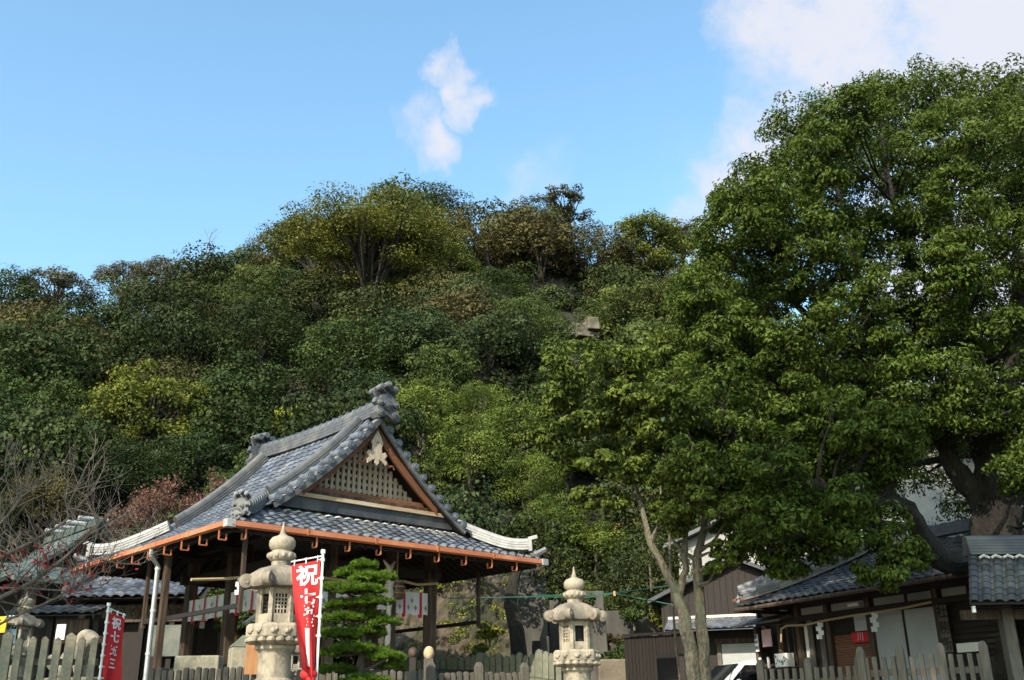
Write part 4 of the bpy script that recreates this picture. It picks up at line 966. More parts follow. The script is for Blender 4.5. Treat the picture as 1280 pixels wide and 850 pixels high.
picket_fence((P[0], P[1], 0), (Q[0], Q[1], 0), 27, 1.68, .15, .12, 'stone_mossy', 'mossy grey stone fence at the foot of the rocky bank behind the hall', hj=.03, big=9)
P = at_d(952, 842, 18.6); Q = at_d(1075, 838, 17.6)
picket_fence((P[0], P[1], 0), (Q[0], Q[1], 0), 13, .86, .075, .06, 'wood_grey', 'low wooden fence with square pickets before the notice window of the shrine office', cap='flat', hj=.015, posts=2)
P = at_d(1078, 834, 17.4); Q = at_d(1232, 826, 16.4)
picket_fence((P[0], P[1], 0), (Q[0], Q[1], 0), 13, .98, .075, .06, 'wood_grey', 'taller wooden fence before the white doors of the shrine office', cap='flat', hj=.02, posts=3)
# small wooden posts and gate pieces between the fences
P = at_d(536, 826, 18.0); t = thing('gate_post', 'round topped wooden gate post right of the pine', 'post', (P[0], P[1], 0))
m = MB(); m.box((0, 0, .55), (.16, .16, 1.1)); m.build('post', M['wood_grey'], t); m = MB(); m.ball((0, 0, 1.19), (.095, .095, .12), 10); m.build('knob', M['wood_pale'], t, smooth=True)
P = at_d(516, 830, 20.0); t = thing('gate_post', 'dark wooden post with brown ball finial behind the pine', 'post', (P[0], P[1], 0))
m = MB(); m.box((0, 0, .62), (.12, .12, 1.24)); m.build('post', M['wood_dark'], t); m = MB(); m.ball((0, 0, 1.32), (.10, .10, .11), 10); m.build('knob', M['wood_mid'], t, smooth=True)
m = MB(); m.bar((0, .05, 1.0), (.75, .05, .25), .06, .07); m.build('brace', M['wood_mid'], t)
P = at_d(303, 815, 17.8); t = thing('stone_post', 'stout stone post with pyramid top beside the near lantern', 'post', (P[0], P[1], 0), .4)
m = MB(); m.box((0, 0, .66), (.42, .42, 1.32)); m.build('shaft', M['stone_fence'], t, bevel=.02); m = MB(); m.box((0, 0, 1.42), (.44, .44, .20), taper=.08); m.build('pyramid_top', M['stone_mossy'], t)
P = at_d(250, 815, 18.6); m = MB(); m.box((0, 0, .62), (.85, .35, 1.24), taper=.93); o = m.build('stone_slab', M['stone_fence'], bevel=.03, loc=(P[0], P[1], 0)); tag(o, 'broad grey stone slab standing behind the low pickets between two hall pillars', 'stone')
P = at_d(322, 805, 16.2); t = thing('notice_post', 'orange wooden notice board under a little dark roof behind the near lantern', 'sign', (P[0], P[1], 0), .5)
m = MB(); m.box((0, 0, 1.18), (.34, .05, .75)); m.build('board', M['wood_orange'], t); m = MB(); m.bar((-.24, -.02, 1.56), (.0, -.02, 1.74), .26, .03); m.bar((.24, -.02, 1.56), (.0, -.02, 1.74), .26, .03); m.build('roof', M['tile_dark'], t); m = MB(); m.box((0, .04, .6), (.07, .05, 1.2)); m.build('leg', M['wood_mid'], t)

# ------------------------------------------------------------------ banners
def banner(P, h, w0, rot, text, lab, twist, bar=True, flip=1, clen=1.6):
    t = thing('banner', lab, 'banner', P, rot)
    m = MB(); m.tube([(0, 0, -1.2), (0, 0, h)], .017, 8); m.tube([(0, 0, h-.02), (0, 0, h+.03)], .03, 8); pole = m.build('pole', M['white_paint'], t, smooth=True)
    m = MB(); m.tube([(0, 0, h-.05), (-flip*(w0+.04), 0, h-.13)], .010, 6); m.build('cross_arm', M['white_paint'], pole)
    Lc = clen
    def S(u, v):                                            # u 0 at pole, 1 at free edge; v 0 top, 1 bottom
        wv = w0*(1-.02*v) if not twist else w0*(1-.62*v**1.25)
        x = -flip*(.03+u*wv); fold = .05*math.sin(u*7+v*4)*v*(1.6 if twist else .8); 
        y = fold - (.22*u*v if twist else .05*u*v)
        z = h-.10-u*.07*(1-v) - v*Lc + (-.0 if not twist else .10*u*v)
        return Vector((x, y, z))
    m = MB(); nu, nv = 12, 30
    for i in range(nu):
        for j in range(nv):
            m.add([S(i/nu, j/nv), S((i+1)/nu, j/nv), S((i+1)/nu, (j+1)/nv), S(i/nu, (j+1)/nv)], [(0, 1, 2, 3)], .5)
    bm_o = m.build('cloth', M['cloth_red'], t, smooth=True)
    me = bm_o.data
    import bmesh as _b
    bb = _b.new(); bb.from_mesh(me); _b.ops.remove_doubles(bb, verts=bb.verts, dist=.0005); bb.to_mesh(me); bb.free()
    for k in range(7 if not twist else 5):
        v = k/6*.97; m = MB(); p = S(0, v); m.tube([(0, 0, p.z-.02), (0, 0, p.z+.02)], .028, 8); m.bar((0, 0, p.z), (p.x*1.8, p.y-.004, p.z), .03, .012); m.build('loop', M['white_paint'], t)
    for k in range(3):
        m = MB(); p = S(.1+.4*k, 0); m.bar(p+Vector((0, 0, .08-.02)), p-Vector((0, 0, .02)), .03, .012); m.build('loop', M['white_paint'], t)
    m = MB()
    for ch, v, sz, u, bd in text:
        def place(x, y, v=v, sz=sz, u=u):
            uu = u - x/(w0*1.0)*-1*0 + flip*(-x)/w0*(1.0); vv = v - y/Lc
            p = S(uu, vv); q = S(uu+.01, vv)-S(uu-.01, vv); r_ = S(uu, vv+.01)-S(uu, vv-.01); nn = q.cross(r_).normalized()
            if nn.y > 0: nn = -nn
            return p+nn*.006
        text_mesh(m, ch, sz, place, bold=bd)
    m.build('lettering', M['white_paint'], t)
    if twist and bar:
        m = MB()
        for j in range(8):
            def Q(u, vv): return S(u, vv)+Vector((0, -.012, 0))
            v0, v1 = .60+.33*j/8, .60+.33*(j+1)/8; m.add([Q(.36, v0), Q(.58, v0), Q(.58, v1), Q(.36, v1)], [(0, 1, 2, 3)], .5)
        m.build('white_stroke', M['white_paint'], t)
    if twist:
        m = MB(); p = S(.5, 1); m.ball(p, (.11, .07, .075), 9, .5); m.ball(p+Vector((.03, -.03, -.07)), (.06, .05, .06), 8, .5); m.build('gathered_hem', M['cloth_red'], t, smooth=True)
    return t
P = at_d(404, 690, 13.1)
banner((P[0], P[1], P[2]-2.75), 2.75, .365, R(8), [('祝', .135, .29, .45, .008), ('七', .33, .22, .42, .008), ('五', .45, .17, .38, .007), ('三', .55, .12, .34, .005)], 'red festival banner with white brush lettering furled towards its foot beside the near lantern', True, clen=1.47)
P = at_d(136, 756, 16.0)
banner((P[0], P[1], P[2]-2.3), 2.3, .34, R(66), [('祝', .15, .19, .5, .005), ('七', .36, .18, .5, .005), ('五', .56, .18, .5, .005), ('三', .76, .18, .5, .005)], 'red banner with white lettering on a white pole ending the left stone fence', False, flip=-1, clen=1.02)

# ------------------------------------------------------------------ rocky bank and concrete walls behind the hall
def rough_sheet(name, material, corner, du, dv, nu, nv, amp, seed, depth=.8, kind='structure'):
    """a rough face: corner + u*du + v*dv, bulging towards the viewer, with sides folded back"""
    rng = np.random.default_rng(seed); c = np.array(corner, float); du = np.array(du, float); dv = np.array(dv, float); nn = np.cross(du, dv); nn = nn/np.linalg.norm(nn); vs = []; ph = rng.uniform(0, 6, 8)
    for j in range(nv):
        for i in range(nu):
            u, v = i/(nu-1), j/(nv-1); p = c+du*u+dv*v
            b = sum(math.sin(p[0]*f_*1.3+ph[k])*math.cos(p[2]*f_*1.7+ph[k+3])*amp/(k+1) for k, f_ in enumerate((1.1, 2.3, 4.7)))+rng.normal(0, amp*.14)
            vs.append(p+nn*(b+depth*math.sin(math.pi*u)**.6*(1-.5*v))+np.array([0, 0, b*.3*(v > .5)]))
    fs = [(j*nu+i, j*nu+i+1, (j+1)*nu+i+1, (j+1)*nu+i) for j in range(nv-1) for i in range(nu-1)]
    m = MB(); m.add(vs, fs, .5); o = m.build(name, material, smooth=False); return tag(o, kind=kind)
A_ = at_d(430, 850, 31.5); B_ = at_d(668, 850, 31.0)
rough_sheet('rocky_bank_ground', M['rock'], (A_[0], A_[1], -.2), (B_[0]-A_[0], B_[1]-A_[1], 0), (.6, 5.0, 5.6), 60, 44, .30, 3)
C_ = at_d(745, 850, 35.5); D2 = at_d(875, 850, 36.0)
rough_sheet('earth_bank_ground', M['soil'], (B_[0]-.5, 34.5, -.2), (8.5, 2.0, 0), (.6, 3.0, 3.4), 50, 24, .25, 5)
def block(px0, px1, pt, pb, D, depth, material, name, lab, cat, lean=.0, slot=None, z0=-.2, taper=0):
    a_, b_ = at_d(px0, pb, D), at_d(px1, pb, D); ztop = at_d((px0+px1)/2, pt, D)[2]; t = thing(name, lab, cat, (a_[0], D, 0)); w = b_[0]-a_[0]
    m = MB(); m.add([(0, 0, z0), (w, 0, z0), (w, depth, z0), (0, depth, z0), (taper*w, lean, ztop), (w-taper*w*.4, lean, ztop), (w-taper*w*.4, depth, ztop), (taper*w, depth, ztop)], [(3, 2, 1, 0), (4, 5, 6, 7), (0, 1, 5, 4), (1, 2, 6, 5), (2, 3, 7, 6), (3, 0, 4, 7)], .5)
    m.build('wall_body', material, t, bevel=.03); return t, w, ztop
t, w, zt = block(645, 688, 712, 850, 30.5, 2.5, M['concrete'], 'concrete_buttress', 'tall tapering concrete buttress beside the right end of the hall', 'buttress', .5, taper=.12)
m = MB(); m.b2((w*.48, -.12, 0), (w*.72, -.0, zt*.52)); m.build('drain_slot', M['black'], t)
m = MB(); m.b2((w*.72, -.10, -.2), (w*1.0, .3, zt*.55)); m.build('side_rib', M['concrete'], t, bevel=.03)
block(690, 760, 738, 850, 34.0, .5, M['concrete'], 'retaining_wall', 'short concrete retaining wall between the two buttresses', 'wall', .2)
block(738, 764, 764, 850, 30.0, 2.2, M['concrete'], 'concrete_buttress', 'low concrete buttress directly behind the right lantern', 'buttress', .6, taper=.1)
block(752, 870, 762, 850, 33.2, .5, M['concrete'], 'retaining_wall', 'long dark stained retaining wall left of the twin tree trunks', 'wall', .15)
P = at_d(771, 832, 28.0); m = MB(); m.box((0, 0, .78), (1.15, .7, 1.56), taper=.9); tag(m.build('stone_block', M['rock_pale'], bevel=.05, loc=(P[0], P[1], 0)), 'pale mossy stone ledge between right lantern and brown board fence', 'stone')
a_, b_ = at_d(783, 850, 26.5), at_d(862, 850, 27.0)
t = thing('board_fence', 'dark brown upright board fence with a black opening left of the twin trunks', 'fence', (a_[0], a_[1], 0), math.atan2(b_[1]-a_[1], b_[0]-a_[0])); L_ = math.hypot(b_[0]-a_[0], b_[1]-a_[1])
m = MB()
for i in range(18):
    x = i*L_/18
    if not .45 < x/L_ < .92: m.b2((x, 0, 0), (x+L_/18-.012, .03, 2.02+.1*x/L_))
    else: m.b2((x, 0, 1.62), (x+L_/18-.012, .03, 2.02+.1*x/L_))
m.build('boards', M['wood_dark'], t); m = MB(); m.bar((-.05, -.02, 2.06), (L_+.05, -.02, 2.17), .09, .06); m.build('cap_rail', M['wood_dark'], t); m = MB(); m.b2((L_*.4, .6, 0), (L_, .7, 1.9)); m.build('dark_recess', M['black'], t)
# shrubs and weeds on the bank
def leaf_ball(name, clumps, leaf, material, lab, cat, group=None, stem=None, kind=None, seed=1, width=.6, stem_r=.03, origin=None, up=.5, jit=.6, barkm='bark'):
    """clumps: (x,y,z, rx,ry,rz, n)"""
    rng = np.random.default_rng(seed); Ps = []; Os = []; As = []; o0 = np.array(origin if origin is not None else (0, 0, 0), float)
    for x, y, z, rx, ry, rz, n in clumps:
        P, d = clump_points(np.array((x, y, z))-o0, (rx, ry, rz), n, rng, -.6, .35); Ps.append(P); Os.append(d); As.append(np.clip(rng.normal(.5, .2)+rng.normal(0, .25, len(P)), 0, 1))
    P = np.concatenate(Ps); V = leaf_quads(P, np.concatenate(Os), leaf, leaf*width, rng, up, jit)
    t = thing(name, lab, cat, o0, 0, group) if lab else None
    o = quads_object('foliage' if lab else name, V, np.concatenate(As), material, t)
    if kind: o['kind'] = kind
    if stem is not None and t: m = MB(); [m.tube([Vector(p)-Vector(o0) for p in pa], r_, 6) for pa, r_ in stem]; m.build('stem', M[barkm], t, smooth=True)
    return t or o
wc = []; rg = np.random.default_rng(8)
for k in range(70):
    px = rg.uniform(505, 650); py = rg.uniform(690, 830)
    if (px-520)**2/1.2 < 0 or rg.random() < .25*(px < 560): continue
    D = 31.2+5.0*(850-py)/165-.55; P = at_d(px, py, D-.25); wc.append((P[0], P[1], P[2], .25, .15, .16, 40))
leaf_ball('bank_weeds', wc, .09, M['weed'], None, None, kind='stuff', seed=3)
for px, py, D, r, matn, lab in [(612, 790, 30.3, .42, 'weed', 'yellowing bush clinging to the rocky bank under the right eave'), (590, 705, 33.5, .8, 'oak_dark', 'dark bush overhanging the rocky bank between hall pillars and right eave'), (538, 712, 34.2, .9, 'oak_dark', 'dark bush on top of the rocky bank behind the right corner pillar'), (778, 818, 29.8, .5, 'oak_mid', 'low green bush behind the pale stone ledge'), (600, 813, 30.2, .28, 'midleaf', 'small lime green weed low on the rocky bank'), (812, 705, 34, .9, 'oak_dark', 'dark bush on top of the long retaining wall'), (850, 735, 33, .7, 'oak_dark', 'dark bush behind the twin tree trunks at the wall end'), (700, 742, 33.6, .45, 'oak_mid', 'ivy like bush hanging over the short wall between the buttresses'), (728, 757, 33.5, .35, 'oak_dark', 'small dark bush spilling down the wall behind the right lantern cap'), (792, 768, 32.8, .5, 'oak_mid', 'green bush spilling over the left part of the long retaining wall'), (832, 775, 32.8, .45, 'weed', 'yellowish bush spilling over the right part of the long retaining wall'), (760, 800, 31.5, .45, 'autumn', 'rusty dry bush at the foot of the wall right of the lantern')]:
    P = at_d(px, py, D); rg2 = np.random.default_rng(int(px)); cl = [(P[0]+rg2.normal(0, r*.5), P[1]+rg2.normal(0, r*.3), P[2]+rg2.normal(0, r*.35), r*.5, r*.5, r*.4, 130) for _ in range(9)]
    leaf_ball('shrub', cl, .10, M[matn], lab, 'shrub', seed=int(px), origin=(P[0], P[1], P[2]-r), stem=[([(P[0], P[1], P[2]-r), (P[0], P[1], P[2])], .04)])
# dark leaning tree by the buttress
pts = [at_d(*q) for q in ((652, 850, 28.5), (646, 790, 28.6), (638, 755, 28.8), (642, 725, 29), (655, 690, 29.3))]
t = thing('leaning_tree', 'mossy dark trunk leaning against the tall concrete buttress', 'tree', (pts[0][0], pts[0][1], 0)); o = Vector((pts[0][0], pts[0][1], 0))
m = MB(); m.tube([Vector((pts[0][0], pts[0][1], -.1))-o]+[Vector(p)-o for p in pts], [.30, .26, .22, .20, .16, .10], 10); m.build('trunk', M['bark_dark'], t, smooth=True)
rg2 = np.random.default_rng(4); cl = []
for px, py in ((640, 690), (665, 680), (690, 700), (620, 700), (700, 720), (650, 660)):
    P = at_d(px, py, 29.5); cl += [(P[0]+rg2.normal(0, .3)-o.x, P[1]+rg2.normal(0, .3)-o.y, P[2]+rg2.normal(0, .25), .45, .45, .3, 120) for _ in range(4)]
Ps = [clump_points(c[:3], c[3:6], c[6], rg2) for c in cl]; P_ = np.concatenate([p[0] for p in Ps]); O_ = np.concatenate([p[1] for p in Ps])
quads_object('crown', leaf_quads(P_, O_, .13, .07, rg2), rg2.random(len(P_)), M['oak_dark'], t)
# undergrowth that closes the forest floor
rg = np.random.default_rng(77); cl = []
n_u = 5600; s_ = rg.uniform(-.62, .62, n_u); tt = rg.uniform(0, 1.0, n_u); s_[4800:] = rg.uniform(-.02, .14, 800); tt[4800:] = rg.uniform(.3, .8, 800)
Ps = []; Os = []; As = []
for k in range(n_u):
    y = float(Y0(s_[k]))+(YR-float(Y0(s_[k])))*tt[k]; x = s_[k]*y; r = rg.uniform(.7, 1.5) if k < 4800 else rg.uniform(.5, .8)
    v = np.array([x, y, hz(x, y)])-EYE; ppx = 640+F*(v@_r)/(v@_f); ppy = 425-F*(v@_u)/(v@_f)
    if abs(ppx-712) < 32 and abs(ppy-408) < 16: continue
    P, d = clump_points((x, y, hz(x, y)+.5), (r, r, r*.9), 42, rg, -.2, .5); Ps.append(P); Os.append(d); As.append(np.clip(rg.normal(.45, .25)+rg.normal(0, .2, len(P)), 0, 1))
P_ = np.concatenate(Ps); und = quads_object('undergrowth', leaf_quads(P_, np.concatenate(Os), .34, .2, rg, .5, .6), np.concatenate(As), M['underwood_shade']); und['kind'] = 'stuff'

# ------------------------------------------------------------------ shrine office on the right
HO = Vector((5.57, 25.51, 0)); HR_ = math.atan2(-.879, .4768)
off = thing('shrine_office', 'long low timber shrine office with dark tiled roof and two white sliding doors', 'house', HO, HR_); OM = Matrix.Translation(HO) @ Matrix.Rotation(HR_, 4, 'Z')
ow = lambda x, y, z: OM @ Vector((x, y, z))
HWD = 7.6
zr = lambda d: 2.66+.36*d+.05*d*d
m = MB(); tile_field(lambda u, v: (u, v, zr(v)), 0, HWD, -.1, 2.4, .25, .2, lambda v: (v, HWD), mb=m, nu=5); tile_field(lambda u, v: (v, u, zr(v)), 0, 5, -.1, 2.4, .25, .2, lambda v: (v, 5), mb=m, nu=5); rf = m.build('roof', M['tile_dark'], off)
m = MB(); m.add([(0, 0, 2.60), (HWD, 0, 2.60), (HWD, 2.5, 3.75), (2.5, 2.5, 3.75)], [(0, 1, 2, 3)]); m.add([(0, 0, 2.6), (0, 5, 2.6), (2.5, 5, 3.75), (2.5, 2.5, 3.75)], [(3, 2, 1, 0)]); m.add([(0, 0, 2.54), (HWD, 0, 2.54), (HWD, 1.2, 2.75), (0, 1.2, 2.75)], [(3, 2, 1, 0)], .2); m.build('roof_deck', M['wood_dark'], rf)
for pts in ([(d, d, zr(d)+.05+.10*max(0, .5-d)) for d in np.linspace(2.4, .1, 9)], [(d, 2.4, zr(2.4)+.05) for d in np.linspace(2.3, HWD, 6)]):
    m = MB(); m.sweep(pts, ridge_prof(.26, .2, 3, .085)); m.build('ridge', M['tile_ridge'], rf, smooth=True)
m = MB(); end_tile(m, (.02, .02, 2.68), (-.7, -.7, 0), .42, False); m.build('ridge_end_tile', M['tile_ridge'], rf)
for p, q in (((-.08, -.1, 2.55), (HWD, -.1, 2.60)), ((-.1, -.08, 2.55), (-.1, 5, 2.55))):
    m = MB(); m.tube([p, q], .050, 8); m.build('gutter', M['wood_mid'], off, smooth=True)
m = MB()                                                      # back and side walls
m.b2((.9, 1.04, 0), (6.75, 1.10, 2.75)); m.build('wall', M['wood_dark'], off)
m = MB(); m.b2((.05, 3.6, 0), (7.2, 3.7, 3.2)); m.b2((7.2, 1.0, 0), (7.3, 3.6, 3.2)); m.build('rear_wall', M['wood_dark'], off)
for x in (.96, 1.95, 3.22, 5.08, 6.7):
    m = MB(); m.box((x, .98, 1.32), (.14, .14, 2.64)); m.build('pillar', M['wood_mid'], off, bevel=.008)
for z, h in ((2.28, .12), (2.62, .14)):
    m = MB(); m.bar((-.5, .95, z), (6.9, .95, z), .10, h); m.build('beam', M['wood_dark'], off)
for x0, x1 in ((1.05, 1.85), (2.05, 3.1), (3.35, 4.2), (4.3, 5.0), (5.2, 5.8)):
    m = MB(); m.b2((x0, 1.02, 2.37), (x1, 1.035, 2.53)); m.build('transom_panel', M['plaster'], off)
for x0, x1 in ((3.30, 4.13), (4.17, 5.0)):
    m = MB(); m.b2((x0, 1.0, .55), (x1, 1.03, 2.2)); d_ = m.build('sliding_door', M['door_white'], off); m = MB(); m.b2((x1-.02, .985, .5), (x1+.02, 1.0, 2.22)); m.b2((x0, .985, .5), (x1, 1.0, .56)); m.build('frame', M['wood_dark'], d_)
m = MB()
for i in range(24): m.b2((2.05, 1.0, .5+i*.055), (3.15, 1.025, .54+i*.055))
m.build('slatted_shutter', M['wood_brown'], off)
m = MB(); m.b2((2.75, .965, 1.86), (3.16, .985, 2.2)); m.build('grey_panel', M['shutter'], off)
for x in (1.25, 1.62):
    m = MB(); m.b2((x, .96, .5), (x+.16, 1.0, 2.25)); m.build('grey_post', M['wood_grey'], off)
m = MB(); m.b2((1.1, 1.0, 1.25), (1.24, 1.02, 2.1)); m.build('paper_screen', M['paper_white'], off)
m = MB(); m.b2((5.0, .6, 0), (5.15, .75, .0+.02)); 
m = MB()
for i in range(14): m.b2((5.25, 1.0, .5+i*.11), (6.6, 1.03, .56+i*.11))
m.build('dark_louvre', M['wood_dark'], off)
# notice window at the left end
m = MB(); m.b2((-.62, .55, 1.12), (.9, 1.05, 1.18)); m.build('counter', M['wood_dark'], off)
m = MB(); m.b2((-.60, .98, 0), (.9, 1.02, 1.12)); m.build('counter_front', M['wood_dark'], off)
for x in (-.55, .30): m = MB(); m.b2((x-.045, .90, 1.18), (x+.045, .98, 2.2)); m.build('window_post', M['wood_mid'], off)
m = MB(); m.b2((-.62, 1.06, 0), (-.56, 3.6, 2.6)); m.build('side_wall', M['wood_dark'], off)
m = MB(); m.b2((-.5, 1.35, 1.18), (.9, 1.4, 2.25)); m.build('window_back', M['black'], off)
m = MB()
for x0, x1, z0, z1 in ((-.6, .28, 1.24, 1.3),): m.b2((x0, 1.0, z0), (x1, 1.02, z1))
for x in (.50, .72): m.b2((x-.02, 1.0, 1.2), (x+.02, 1.03, 2.2))
m.build('window_bars', M['wood_mid'], off)
m = MB(); m.bar((-.80, .62, 2.30), (.95, .62, 2.34), .50, .05, up=(0, -.35, 1)); m.build('window_canopy', M['tile_dark'], off)
# signs and notices of the office: each its own thing
def plate(x, y, z, w, h, material, lab, name='sign', cat='sign', text=None, tm=None, sz=.1, dy=.02, bold=.003, vertical=True, group=None, tilt=0):
    t = thing(name, lab, cat, ow(x, y, z-h/2), HR_, group); m = MB(); m.box((0, 0, h/2), (w, dy, h)); m.build('board', material, t)
    if text:
        m = MB(); n = len(text)
        for i, ch in enumerate(text):
            cx, cz = (0, h*(1-(i+.5)/n)) if vertical else (w*((i+.5)/n-.5), h/2)
            text_mesh(m, ch, sz, lambda X, Y, cx=cx, cz=cz: (cx+X, -dy/2-.004, cz+Y-.0), bold=bold)
        m.build('lettering', tm or M['ink'], t)
    return t
plate(-.47, .86, 1.82, .12, .42, M['paper_white'], 'narrow white sign with black characters on the left post of the notice window', text='御守所', sz=.115)
plate(-.16, .93, 1.92, .34, .42, M['paper_pink'], 'pink paper notice hanging in the office window', name='notice', cat='notice')
t = plate(2.92, .93, 1.72, .52, .22, M['cloth_red'], 'red sign with pale upright strokes on the brown slatted shutter', text='川', tm=M['paper_pink'], sz=.2, vertical=False)
plate(5.28, .84, 1.72, .24, .95, M['wood_grey'], 'tall weathered wooden name board with carved characters right of the white doors', text='社務所', tm=M['wood_dark'], sz=.27, bold=.006)
plate(6.0, .6, 1.3, .62, .17, M['paper_white'], 'small blank white plate in the dark beside the name board')
plate(2.95, .80, 2.42, .30, .07, M['lamp_glass'], 'short white tube lamp under the eave of the office', name='tube_lamp', cat='lamp', dy=.06)
t = thing('patterned_box', 'white paper box with dark spots on the counter of the notice window', 'box', ow(.62, .72, 1.18), HR_); m = MB(); m.box((0, 0, .16), (.44, .24, .32)); m.build('box', M['paper_white'], t, bevel=.02)
m = MB(); rg = np.random.default_rng(6)
for k in range(12): x, z = rg.uniform(-.18, .18), rg.uniform(.05, .27); m.add([(x+.025*math.cos(a), -.124, z+.03*math.sin(a)) for a in np.linspace(0, 6.28, 8)[:-1]], [tuple(range(7))], .5)
m.build('printed_spots', M['grey_print'], t)
for x, lab in ((-.25, 'left of two white cylinders on the office counter'), (.05, 'right of two white cylinders on the office counter')):
    t = thing('white_cylinder', lab, 'tube', ow(x, .72, 1.18), HR_); m = MB(); m.lathe([(.035, 0), (.035, .26), (.03, .27)], n=12); m.build('tube', M['paper_white'], t, smooth=True)
straw_rope([ow(x, .55, z) for x, z in ((.75, 1.75), (.8, 2.05), (1.0, 2.12), (1.6, 2.08), (2.3, 2.13), (3.1, 2.16), (3.9, 2.17), (4.6, 2.19), (5.3, 2.24))], .026, 'twisted straw rope slung under the eave of the shrine office')
streamer(ow(2.1, .52, 2.1), .36, 'zigzag paper streamer on the office rope before the slatted shutter', 'paper streamers on the office rope')
streamer(ow(3.75, .52, 2.16), .38, 'zigzag paper streamer on the office rope before the white doors', 'paper streamers on the office rope')
# taller wing with lattice gable behind the office roof
wing = thing('office_wing', 'taller tiled wing with a dark latticed gable rising behind the shrine office roof', 'house', ow(0, 0, 0), HR_)
m = MB(); m.b2((-1.2, 2.7, 0), (7.0, 5.5, 3.3)); m.build('wall', M['wood_dark'], wing)
zw = lambda d: 3.15+.45*d+.06*d*d
m = MB(); tile_field(lambda u, v: (-2.2+u, 1.9+v, zw(v)), 0, 4.2, -.1, 1.9, .25, .2, lambda v: (v, 4.2), mb=m, nu=5); tile_field(lambda u, v: (-2.2+v, 1.9+u, zw(v)), 0, 4.0, -.1, 1.9, .25, .2, lambda v: (v, 4.0), mb=m, nu=5)
m.add([(-2.2, 1.9, 3.08), (2.0, 1.9, 3.08), (2.0, 3.8, 4.1), (-.3, 3.8, 4.1)], [(0, 1, 2, 3)]); m.add([(-2.2, 1.9, 3.08), (-2.2, 5.9, 3.08), (-.3, 5.9, 4.1), (-.3, 3.8, 4.1)], [(3, 2, 1, 0)]); wr = m.build('roof', M['tile'], wing)
m = MB(); m.sweep([(-2.2+d, 1.9+d, zw(d)+.05) for d in np.linspace(1.9, .05, 8)], ridge_prof(.26, .2, 3, .085)); m.build('ridge', M['tile_ridge'], wr, smooth=True)
m = MB(); m.tube([(-2.3, 1.8, 3.08), (2.0, 1.8, 3.08)], .05, 8); m.build('gutter', M['wood_brown'], wing)
m = MB(); m.prism([(1.2, 3.3), (3.6, 3.3), (2.4, 4.2)], (0, 2.75, 0), (1, 0, 0), (0, 0, 1), -.08); g_ = m.build('gable', M['black'], wing)
m = MB()
for x in np.arange(1.4, 3.5, .12):
    zt = 3.3+.9*(1-abs(x-2.4)/1.2)
    if zt > 3.5: m.b2((x-.03, 2.68, 3.35), (x+.03, 2.72, zt-.08))
m.build('lattice', M['wood_dark'], g_)
for sx in (-1, 1):
    m = MB(); tile_field(lambda u, v: (2.4+sx*v, 2.3+u, 4.32-.74*v), 0, 3.2, 0, 1.5, .25, .2, lambda v: (0, 3.2), mb=m, nu=4); m.add([(2.4, 2.3, 4.28), (2.4+sx*1.5, 2.3, 3.17), (2.4+sx*1.5, 5.5, 3.17), (2.4, 5.5, 4.28)], [(0, 1, 2, 3)]); m.build('gable_roof', M['tile_dark'], wing)
m = MB(); m.sweep([(2.4, y, 4.3) for y in np.linspace(2.25, 5.5, 5)], ridge_prof(.26, .22, 3, .085)); m.build('ridge', M['tile_ridge'], wing)
# white plastered storehouse behind the camphor trunk
P = at_d(1178, 640, 31.0); st_ = thing('plaster_storehouse', 'white plastered gable wall above a tiled pent roof behind the camphor trunk', 'storehouse', (P[0], P[1], 0), HR_+.5); zb = P[2]
m = MB(); m.prism([(-2.6, 0), (2.8, 0), (2.8, zb+.3), (.2, zb+2.2), (-2.6, zb+.55)], (0, 0, 0), (1, 0, 0), (0, 0, 1), -4); m.build('wall', M['plaster'], st_)
m = MB(); tile_field(lambda u, v: (-3+u, -1.2+v, zb-1.35+.55*v), 0, 6.4, 0, 1.2, .25, .2, lambda v: (0, 6.4), mb=m, nu=5); m.add([(-3, -1.2, zb-1.40), (3.4, -1.2, zb-1.4), (3.4, 0, zb-.75), (-3, 0, zb-.75)], [(0, 1, 2, 3)]); m.build('pent_roof', M['tile_dark'], st_)
m = MB(); m.b2((-2.55, -.03, 0), (2.75, 0, zb-1.0)); m.build('lower_wall', M['wood_dark'], st_)
m = MB()
for i in range(25): m.tube([(-3+.25*i, -.05, zb-.66), (-2.9+.25*i, -.05, zb-.61), (-2.8+.25*i, -.05, zb-.66)], .03, 5)
m.build('mortar_scallop', M['mortar'], st_)
m = MB(); m.bar((-3.0, -.5, zb+.32), (.2, -.5, zb+2.4), 9, .16, up=(-.5, 0, 1)); m.bar((3.2, -.5, zb+.1), (.2, -.5, zb+2.4), 9, .16, up=(.5, 0, 1)); 
m = MB(); m.prism([(-3.1, zb+.42), (.2, zb+2.42), (3.2, zb+.2), (3.2, zb+.36), (.2, zb+2.60), (-3.1, zb+.58)], (0, -.5, 0), (1, 0, 0), (0, 0, 1), -5); m.build('roof', M['tile_dark'], st_)
